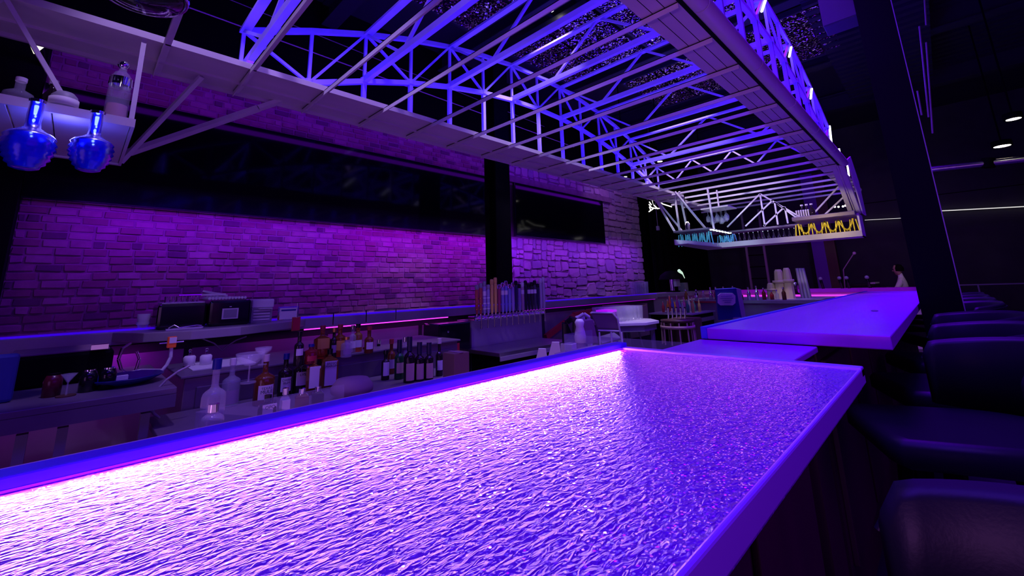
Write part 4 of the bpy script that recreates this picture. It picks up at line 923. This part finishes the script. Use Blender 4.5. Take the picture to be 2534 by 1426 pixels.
# ------------------------------------------------------------------ bar stools
def make_stool(loc, lab):
    t = thing('bar_stool', loc, lab, 'bar stool', 'black bar stools along the bar')
    n = 20; pts_ = [(-.30,-.24),(-.32,-.2),(-.32,.2),(-.30,.24)]+[(.06+.22*math.cos(PI/2-i*PI/n)*1.0, .25*math.sin(PI/2-i*PI/n)) for i in range(n+1)]
    seat = MB(); m = len(pts_); ring = lambda s, z: [(x*s, y*s, z) for x, y in pts_]
    pts_ = pts_[::-1]; vs = ring(.93,.70)+ring(1,.715)+ring(1,.765)+ring(.97,.78)+ring(.9,.786)
    seat.add(vs, [(k*m+i, k*m+(i+1)%m, (k+1)*m+(i+1)%m, (k+1)*m+i) for k in range(4) for i in range(m)], True)
    seat.add(ring(.9,.786)+[(-.02,0,.79)], [(i,(i+1)%m,m) for i in range(m)]); seat.add(ring(.93,.70), [tuple(range(m-1,-1,-1))])
    seat.build('seat', K['leather'], t, local=True)
    bk = MB(); N_ = 44; vs = []
    for i in range(N_+1):
        u = -1+2*i/N_; a = u*1.65; e = max(0, abs(u)-.93)/.07
        cx, cy = .02, 0
        co, si = math.cos(a), math.sin(a)
        ztop = 1.062-.04*u*u-.035*(1-math.sqrt(max(0, 1-e*e))); zbot = .76+.03*u*u
        for r, z in ((.29,zbot),(.29,ztop-.02),(.277,ztop),(.262,ztop-.02),(.262,zbot)):
            vs.append((cx+r*co, cy+r*si*1.02, z))
    bk.add(vs, [(i*5+j, (i+1)*5+j, (i+1)*5+(j+1)%5, i*5+(j+1)%5) for i in range(N_) for j in range(5)]+[tuple(range(5)), tuple(range(N_*5+4, N_*5-1, -1))], True)
    bk.build('backrest', K['leather'], t, local=True)
    pi = MB()
    for i in range(N_):
        P = []
        for k in (i, i+1):
            u = -1+2*k/N_; a = u*1.65; e = max(0, abs(u)-.93)/.07; P.append((.02+.294*math.cos(a), .294*1.02*math.sin(a), 1.03-.04*u*u-.035*(1-math.sqrt(max(0, 1-e*e)))))
        pi.cyl(P[0], P[1], .005, n=5, cap=False)
    pi.build('piping', K['leather'], t, local=True)
    for sx in (-1, 1):
        for sy in (-1, 1): MB().bar((.0+sx*.16, sy*.17, .7), (sx*.22, sy*.2, 0), .035, .035).build('leg', K['black'], t, local=True)
    MB().bar((-.2,-.19,.28),(-.2,.19,.28),.025,.025).build('footrest', K['satin'], t, local=True)
    MB().bar((.2,-.19,.34),(.2,.19,.34),.025,.025).build('rear_rail', K['satin'], t, local=True)
    return t
ys = [.53, 2.21, 3.0, 3.86, 5.25, 6.05, 6.85, 7.65]
labs = ['black curved-back bar stool nearest the camera at the lower right', 'black bar stool with its seat fully in view beside the glittering bar corner', 'black bar stool second beyond the glittering bar corner', 'black bar stool just before the broad black column',
        'black bar stool just behind the broad black column', 'black bar stool second behind the broad column', 'black bar stool third behind the broad column', 'farthest black bar stool in the row']
s0 = make_stool((.0, ys[0], 0), labs[0]); s0.rotation_euler.z = .4; s0['group'] = 'black bar stools along the bar'
for y, l_ in zip(ys[1:], labs[1:]): dup(s0, (.0, y, 0), l_)
for y, l_ in ((1.75, 'dark stool top showing behind the back bar rail, just right of the till shelf'), (2.95, 'dark stool top showing behind the back bar rail, left of the beer taps'), (6.35, 'dark stool top showing behind the back bar, in front of the stonework')):
    dup(s0, (-5.02, y, 0), l_, rotz=PI, group='stools behind the back bar')

# ------------------------------------------------------------------ hanging shelves
def vgroove(x0, x1, y0, y1, z0, z1, parent, n):
    for i in range(n):
        a = y0+(y1-y0)*i/n; b = y0+(y1-y0)*(i+1)/n
        MB().box(x0, x1, a+.003, b-.003, z0, z1).build('board', K['plate'], parent, bevel=.002)
ns = thing('hanging_shelf', (-3.1, -.5, 2.2), 'boarded glass shelf hanging from the left rack beam at top left', 'shelf')
vgroove(-3.84, -2.93, -1.5, .10, 2.19, 2.21, ns, 11)
MB().box(-2.93, -2.915, -1.5, .115, 2.18, 2.225).build('edge_strip', K['plate'], ns)
MB().box(-3.87, -3.84, -1.5, .115, 2.18, 2.24).build('rear_strip', K['plate'], ns)
MB().box(-3.84, -2.93, .10, .115, 2.18, 2.225).build('end_strip', K['plate'], ns)
for a in (.1, -.75): MB().bar((-3.0, a, 2.22), (-3.0, a, RZ), .022, .022).build('hanger', K['whitemetal'], ns)
MB().bar((-3.84,.11,2.20),(-3.3,.42,RZ-.01),.03,.02).build('strut', K['whitemetal'], ns)
MB().bar(at(318,378,x=-3.85), at(640,268,x=-3.45), .06,.03).build('strut', K['whitemetal'], ns)
MB().bar((-3.0,-.12,2.22),(-3.0,-.42,RZ),.025,.02).bar((-3.0,-.75,2.22),(-3.0,-.42,RZ),.03,.02).build('strut', K['whitemetal'], ns)
MB().bar(at(640,268,x=-3.45), at(700,248,x=-3.40), .06,.03).build('gusset', K['whitemetal'], ns)
for i, (a, zt, s_) in enumerate(((-.235, 2.19, .98), (-.03, 2.19, .9))):
    t = thing('glass_lamp', (-2.88, a, 2.2), ('left' if i == 0 else 'right') + ' blue ribbed glass lamp hanging from the shelf at top left', 'lamp')
    pr = [(.024,.0),(.027,-.05),(.026,-.10),(.030,-.125),(.052,-.142),(.076,-.156),(.089,-.172),(.084,-.184),(.094,-.200),(.085,-.211),(.093,-.226),(.083,-.236),(.088,-.250),(.076,-.260),(.080,-.274),(.066,-.284),(.067,-.298),(.052,-.308),(.05,-.320),(.03,-.328),(0,-.330)]
    MB().lathe([(r*s_, z*s_) for r, z in pr], (-2.88, a, 2.2), 28).build('globe', K['glassblue'], t)
    MB().cyl((-2.88,a,2.2),(-2.88,a,2.215),.03,n=16).box(-2.93,-2.88,a-.01,a+.01,2.205,2.215).build('collar', K['chrome'], t)
    fl = MB().cyl((-2.88,a,2.19),(-2.88,a,2.15),.012,.008,n=8)
    for k in range(5): fl.sphere((-2.88+.004*(k % 2), a+.004*((k+1) % 2), 2.14-k*.022), .006+.002*(k % 2), 8)
    fl.build('filament', mat('filament', (1,1,1), emit=(.85,.95,1), es=9), t)
lamp('glass_lamp_glow', 'POINT', (-2.98, -.14, 2.10), (0,0,0), 2.2, (.1,.1,1), .03)
p = at(284, 293, x=-2.98); p.z = 2.212
t = thing('decanter', p, 'tall clear decanter with round stopper on the top-left shelf', 'bottle')
MB().lathe([(0,0),(.046,0),(.048,.01),(.048,.17),(.044,.2),(.048,.215),(.046,.245),(.03,.275),(.018,.285),(.018,.30),(0,.30)], p, 20).build('glass', K['glassware'], t)
MB().sphere(p+Vector((0,0,.325)),.026,12).build('stopper', K['chrome'], t)
MB().cyl(p+Vector((0,0,.2)),p+Vector((0,0,.245)),.049,.047,n=16,cap=False).build('silver_collar', K['chrome'], t)
MB().cyl(p+Vector((0,0,.005)),p+Vector((0,0,.09)),.043,n=16).build('liquid', mat('rose_spirit', (.5,.25,.35), .2), t)
p = at(155, 268, x=-2.98); p.z = 2.212
t = thing('stone_bottle', p, 'small round-topped grey bottle with pale label left of the decanter', 'bottle')
MB().lathe([(0,0),(.052,0),(.053,.05),(.048,.08),(.032,.1),(0,.108)], p, 18).build('glass', K['grey'], t)
MB().lathe([(.0545,.025),(.055,.025),(.055,.065),(.0545,.065)], p, 18).build('label', K['label'], t)
p = at(42, 250, x=-2.98); p.z = 2.212
t = thing('flask', p, 'round flask at the left edge of the top-left shelf', 'bottle')
MB().lathe([(0,0),(.03,0),(.055,.025),(.05,.05),(.018,.07),(.018,.115),(0,.115)], p, 18).build('glass', K['glassware'], t)
MB().cyl(p+Vector((0,0,.11)),p+Vector((0,0,.13)),.02,n=10).build('stopper', K['white'], t)
p = at(122, 262, x=-3.15); p.z = 2.212
t = thing('spirit_bottle', p, 'dark bottle with white cap behind the grey bottle on the top-left shelf', 'bottle')
MB().lathe([(0,0),(.035,0),(.035,.12),(.014,.16),(.014,.2),(0,.2)], p, 16).build('glass', G[3], t)
MB().cyl(p+Vector((0,0,.19)),p+Vector((0,0,.215)),.018,n=12).build('cap', K['white'], t)
# pendant glass dish top left
p = at(345, -2, d=1.9)
t = thing('pendant_lamp', p, 'round glass pendant lamp cut by the top picture edge', 'lamp')
MB().lathe([(0,-.02),(.10,-.012),(.15,.01),(.165,.03),(.17,.05),(.16,.05),(.14,.02),(0,-.005)], p, 40).build('glass_dish', K['glass'], t)
MB().lathe([(.168,.04),(.176,.05),(.17,.12),(.1,.2),(0,.22)], p, 40).build('shade', K['black'], t)
MB().lathe([(.163,.034),(.17,.03),(.176,.045),(.168,.05)], p, 40).build('rim', K['chrome'], t)
MB().cyl(p+Vector((0,0,.2)), (p.x,p.y,5.2), .01).build('stem', K['black'], t)
MB().sphere(p+Vector((0,0,.06)), .03, 12).build('bulb', K['led_white'], t)

# far end shelf
fs = thing('hanging_shelf', (-2, 7.7, 2.1), 'long lit bottle shelf hanging at the far end of the overhead rack', 'shelf')
MB().box(-3.0, -2.45, 6.75, 7.7, 2.07, 2.10).build('left_board', K['darksteel'], fs, bevel=.004)
MB().box(-1.38, -.68, 6.95, 7.75, 2.07, 2.125).build('right_board', K['darksteel'], fs, bevel=.006)
MB().box(-2.6, -1.3, 7.6, 7.85, 2.07, 2.10).build('rear_board', K['darksteel'], fs, bevel=.004)
MB().prism([(-2.62,5.95),(-2.45,5.95),(-2.40,7.1),(-.66,7.1),(-.66,7.45),(-2.75,7.45)], 1.80, 1.812).build('tray', K['satin'], fs)
MB().box(-2.5, -.66, 7.09, 7.105, 1.80, 1.875).build('fascia', K['satin'], fs)
MB().bar((-2.62,5.9,1.84),(-2.47,7.1,1.84),.012,.075).build('side_fascia', K['satin'], fs)
MB().box(-.68,-.66,7.1,7.45,1.80,2.1).build('end_panel', K['plate'], fs)
for x in (-3.0,-2.45): MB().bar((x,7.0,2.09),(x-.02,7.0,RZ),.025,.025).build('hanger', K['whitemetal'], fs)
for a in ((-3.35,6.95,RZ,-3.02,7.2,2.1),(-2.95,7.2,2.1,-2.85,6.8,RZ),(-2.9,6.75,RZ,-2.6,7.1,2.1),(-3.3,6.8,RZ,-3.0,6.8,2.1)):
    MB().bar(a[:3], a[3:], .03, .025).build('strut', K['whitemetal'], fs)
for (a, b), (c, d) in (((1881,480),(1800,562)), ((1881,480),(1893,560)), ((1881,480),(1985,540)), ((1912,496),(1845,560)), ((1917,500),(1925,556)), ((1917,500),(1978,544)), ((1942,512),(1950,553)), ((1942,512),(1890,560)),
                       ((2075,462),(2016,526)), ((2092,484),(2034,538))):
    MB().bar(at(a, b, y=7.3), at(c, d, y=7.3), .021, .02).build('strut', K['whitemetal'], fs)
for i in range(7):
    x = -2.43; y = 6.85+i*.13
    MB().lathe([(0,-.012),(.03,-.01),(.03,0),(0,0)], (x,y,2.07), 12).build('lamp_disc', mat('lamp_disc', (.8,1,.8), emit=(.75,1,.8), es=4) if i == 0 else bpy.data.materials['lamp_disc'], fs)
# garlands and goblets
def garland(x0, x1, y, z0, z1, m, lab, n):
    t = thing('bead_garland', ((x0+x1)/2, y, z0), lab, 'garland')
    sw = MB()
    for k in range(n):
        a = x0+(x1-x0)*k/n; b = x0+(x1-x0)*(k+1)/n
        P = [(a+(b-a)*u/8, y, z1-(z1-z0)*.75*math.sin(PI*u/8)) for u in range(9)]
        sw.tube(P, .011, 6)
        for u in range(9): sw.sphere(P[u], .017, 6)
    sw.build('swag', m, t)
    dr = MB()
    for k in range(n+1):
        a = x0+(x1-x0)*k/n
        for j in range(3): dr.cyl((a-.03+.03*j, y, z1), (a-.05+.05*j, y, z0+.01), .008, n=6)
    dr.build('tassel', m, t)
K['gold'] = mat('gold_beads', (.9,.72,.05), .3, .3); K['cyan'] = mat('cyan_beads', (.15,.62,.75), .4); K['redb'] = mat('red_beads', (.65,.03,.02), .35)
garland(-1.36, -.74, 7.2, 1.86, 2.04, K['gold'], 'gold bead garland on the right half of the far shelf', 4)
garland(-1.38, -.9, 7.15, 1.83, 1.87, K['redb'], 'red bead garland below the gold one on the far shelf', 6)
garland(-2.95, -2.5, 6.9, 1.84, 2.04, K['cyan'], 'turquoise bead garland on the left half of the far shelf', 4)
garland(-2.48, -2.28, 7.3, 1.84, 2.0, K['cyan'], 'short turquoise garland round the inner corner of the far shelf', 2)
lamp('shelf_spot_gold', 'SPOT', (-1.05, 6.2, 2.05), (-1.05, 7.3, 1.93), 16, (1,.85,.45), .03, cone=70)
lamp('shelf_spot_cyan', 'SPOT', (-2.5, 5.7, 2.05), (-2.65, 7.0, 1.92), 16, (.5,.95,1), .03, cone=70)
lamp('shelf_row', 'AREA', (-1.8, 7.0, 2.06), (-1.8, 7.3, 1.85), 1.2, (.8,.85,1), 1.0)
proto = None
for i in range(13):
    x = -2.25+i*.068
    if proto is None:
        proto = thing('shelf_bottle', (x, 7.28, 1.812), 'small clear bottle in the lit row on the far hanging shelf', 'bottle', 'clear bottles on the far hanging shelf')
        MB().lathe([(0,0),(.028,0),(.03,.06),(.012,.12),(.008,.16),(0,.19)], (0,0,0), 10).build('glass', K['glass'], proto, local=True)
        MB().cyl((0,0,.185),(0,0,.2),.008,n=6).build('stopper', K['chrome'], proto, local=True)
    else: dup(proto, (x, 7.28, 1.812))
for i, a in enumerate((1988, 2000, 2012)):
    q = at(a, 535, y=7.2)
    t = thing('top_bottle', (q.x, 7.2, 2.125), 'dark bottle on top of the far shelf, %s of three' % ('left','middle','right')[i], 'bottle')
    MB().lathe([(0,0),(.035,0),(.035,.1),(.013,.14),(.013,.19),(0,.19)], (q.x,7.2,2.125), 12).build('glass', G[3], t)
    MB().cyl((q.x,7.2,2.30),(q.x,7.2,2.32),.018,n=10).build('cap', K['white'], t)
t = thing('candle_row', (-1.3, 7.0, 2.125), 'row of pale candles in front of the three dark shelf bottles', 'candles')
for k in range(6): MB().cyl((-1.33+k*.028,7.05,2.125),(-1.33+k*.028,7.05,2.21),.009,n=8).sphere((-1.33+k*.028,7.05,2.215),.012,8).build('candle', K['white'], t)
t = thing('hanging_goblets', (-2.35, 7.3, 2.35), 'bunch of upturned wine goblets hanging above the shelf corner', 'glasses')
for i in range(9):
    x = -2.55+.07*(i % 5); y = 7.1+.16*(i//5); z0_ = 2.42-.03*(i % 2)
    MB().lathe([(.03,0),(.004,-.01),(.004,-.08),(.035,-.12),(.038,-.17),(.03,-.2),(.028,-.2),(.035,-.16),(.03,-.12)], (x,y,z0_), 12).build('goblet', K['glassware'], t)
MB().box(-2.62,-2.2,7.0,7.4,2.42,2.44).bar((-2.4,7.2,2.44),(-2.4,7.2,RZ),.02,.02).build('goblet_rack', K['plate'], t)
t = thing('edison_bulb', at(1703,560,y=6.8), 'clear tube lamp hanging above the left end of the far shelf', 'lamp')
p = at(1703,572,y=6.9)
MB().lathe([(.03,0),(.035,.02),(.035,.12),(.02,.15),(0,.155)], p, 16).build('glass_tube', K['glass'], t)
MB().cyl(p+Vector((0,0,.15)), (p.x,p.y,RZ), .006).build('cord', K['black'], t)
MB().lathe([(0,-.01),(.04,-.01),(.04,.01),(0,.01)], p, 14).build('lit_disc', K['led_white'], t)
# driftwood lights
t = thing('lit_branch', at(1610,520,x=-3.6), 'bright branching twig light hanging under the left beam end', 'light')
mw = mat('twig_light', (1,1,.9), emit=(1,1,.85), es=1.6)
for l in ([(1612,488),(1618,508),(1628,517)], [(1622,490),(1640,505),(1662,512)], [(1606,506),(1612,514),(1622,516),(1632,516)], [(1606,524),(1616,517)], [(1607,512),(1610,520)], [(1607,500),(1612,507)]):
    MB().tube([at(a, b, x=-3.6) for a, b in l], .010, 6).build('twig', mw, t)
q_ = at(1618,508,x=-3.6)
MB().bar(q_, (-3.43, q_.y-.4, RZ+.1), .012, .012).build('stem', K['black'], t)
p = at(94, 92, x=-4.6)
t = thing('wall_sconce', p, 'small bright downward-pointing triangular lamp at top left behind the shelf struts', 'lamp')
MB().lathe([(0,-.14),(.005,-.14),(.075,0),(0,0)], p, 3, False).build('lit_cone', mat('sconce_glow', (1,1,.8), emit=(1,.97,.72), es=1.3), t)
MB().box(p.x-.85,p.x+.02,p.y-.02,p.y+.02,p.z,p.z+.04).build('arm', K['black'], t)
# downlights
K['disc'] = mat('downlight_disc', (1,1,1), emit=(1,.92,.78), es=9)
def downlight(px, py, yy, r, lab, m='disc'):
    p = at(px, py, y=yy)
    t = thing('downlight', p, lab, 'lamp')
    MB().lathe([(0,0),(r,0),(r,.02),(0,.02)], p, 18).build('lens', K[m], t)
    MB().lathe([(r,0),(r+.02,-.004),(r+.02,.08),(0,.09)], p, 18).build('housing', K['black'], t)
    MB().cyl(p+Vector((0,0,.08)), (p.x,p.y,5.2), .01).build('drop_rod', K['black'], t)
downlight(2508, 295, 8.4, .07, 'upper round downlight at the right edge of the picture')
downlight(2480, 362, 9.6, .09, 'lower round downlight at the right edge of the picture')
downlight(2050, 483, 10, .075, 'round white downlight beyond the right rack corner')
downlight(1633, 400, 7.3, .045, 'small bright lamp on the far crossbar near the left truss')
downlight(1547, 438, 6.9, .035, 'small warm lamp by the left rack beam')
downlight(1362, 25, 4.0, .05, 'small round downlight between the glitter panels near the top')
downlight(1744, 481, 11, .07, 'dim orange lamp seen through the far crossbars')
# string of tiny lights at the far top right
for i, (a, b) in enumerate(((2066,512),(2075,512),(2086,511),(2092,509))):
    tag(MB().sphere(at(a, b, y=12.5), .022, 8).build('festoon_bulb', K['led_white']), 'tiny festoon bulb right of the far shelf, %s from the left' % nth[i], 'lamp', 'festoon bulbs beyond the rack')
fw = tag(MB().tube([at(2050,511,y=12.5), at(2100,509,y=12.5), (2.2,12.5,at(2100,509,y=12.5).z)], .008, 5).build('festoon_wire', K['black']), 'thin dark wire carrying the tiny festoon bulbs', 'cable')
# blue LED tubes on right truss
for i, (a, b, c, d) in enumerate(((1894,2,1885,28),(1958,117,1953,140),(2009,220,2006,244),(2053,312,2058,358),(2076,368,2081,396),(2097,410,2101,436))):
    tag(MB().cyl(at(a, b, x=-.8), at(c, d, x=-.8), .012, n=8).build('led_tube', mat('led_tube', (1,1,1), emit=(.8,.8,1), es=3) if i == 0 else bpy.data.materials['led_tube']), 'short bright LED tube on the right truss, %s from the top' % nth[i], 'lamp', 'LED tubes on the right truss')
# grey speaker box at top right, hanging duct, pipes, cove light
p = at(2080, 30, y=4.9)
t = thing('ceiling_speaker', p, 'grey trapezoid speaker hanging beside the black column at the top', 'speaker')
MB().prism([(p.x-.14,p.y-.12),(p.x+.12,p.y-.12),(p.x+.16,p.y+.12),(p.x-.14,p.y+.12)], p.z-.15, p.z+.2).build('cabinet', mat('charcoal', (.05,.05,.06), .6), t, bevel=.01)
MB().box(p.x-.14,p.x+.12,p.y-.13,p.y-.121,p.z-.14,p.z+.18).build('grille', mat('speaker_cloth', (.10,.10,.11), .8), t)
MB().cyl(p+Vector((0,0,.2)), (p.x,p.y,5.2), .015).build('bracket', K['black'], t)
t = thing('wall_cove_light', (1.5, 13.9, 2.9), 'thin bright line of light along the far right wall', 'lamp')
MB().bar(at(2310,523,y=13.9), at(2600,508,y=13.9), .02, .016).build('light_strip', mat('cove', (1,1,.9), emit=(1,1,.9), es=.8), t)
MB().bar(at(2140,545,y=13.9), at(2230,540,y=13.9), .02, .008).build('light_strip', bpy.data.materials['cove'], t)
t = thing('ceiling_pipe', at(2400,400,y=7), 'pale horizontal pipe below the dark ceiling on the right', 'pipe')
MB().cyl(at(2292,421,y=9.0), at(2560,392,y=9.0), .05, n=12).build('pipe', K['steel'], t)
MB().cyl(at(2446,392,y=9.0), at(2446,415,y=9.0), .07, n=12).build('clamp', K['black'], t)
t = thing('cable_tray', at(2290,250,y=6), 'bundle of thin dark rods right of the broad column', 'cable tray')
for i, (a, b, c, d) in enumerate(((2222,85,2248,228),(2275,65,2298,290),(2292,105,2308,330),(2288,0,2292,62),(2270,225,2281,285))):
    MB().cyl(at(a, b, y=5.6), at(c, d, y=5.6), .008, n=6).build('rod', K['satin'], t)
t = thing('handrail', (.8, 9, 0), 'thin metal rail in the dark seating area at right', 'rail')
MB().bar(at(2366,706,y=11), at(2560,701,y=11), .02, .02).bar(at(2420,706,y=11), (at(2420,706,y=11).x, 11, 0), .02, .02).build('rail', K['satin'], t)
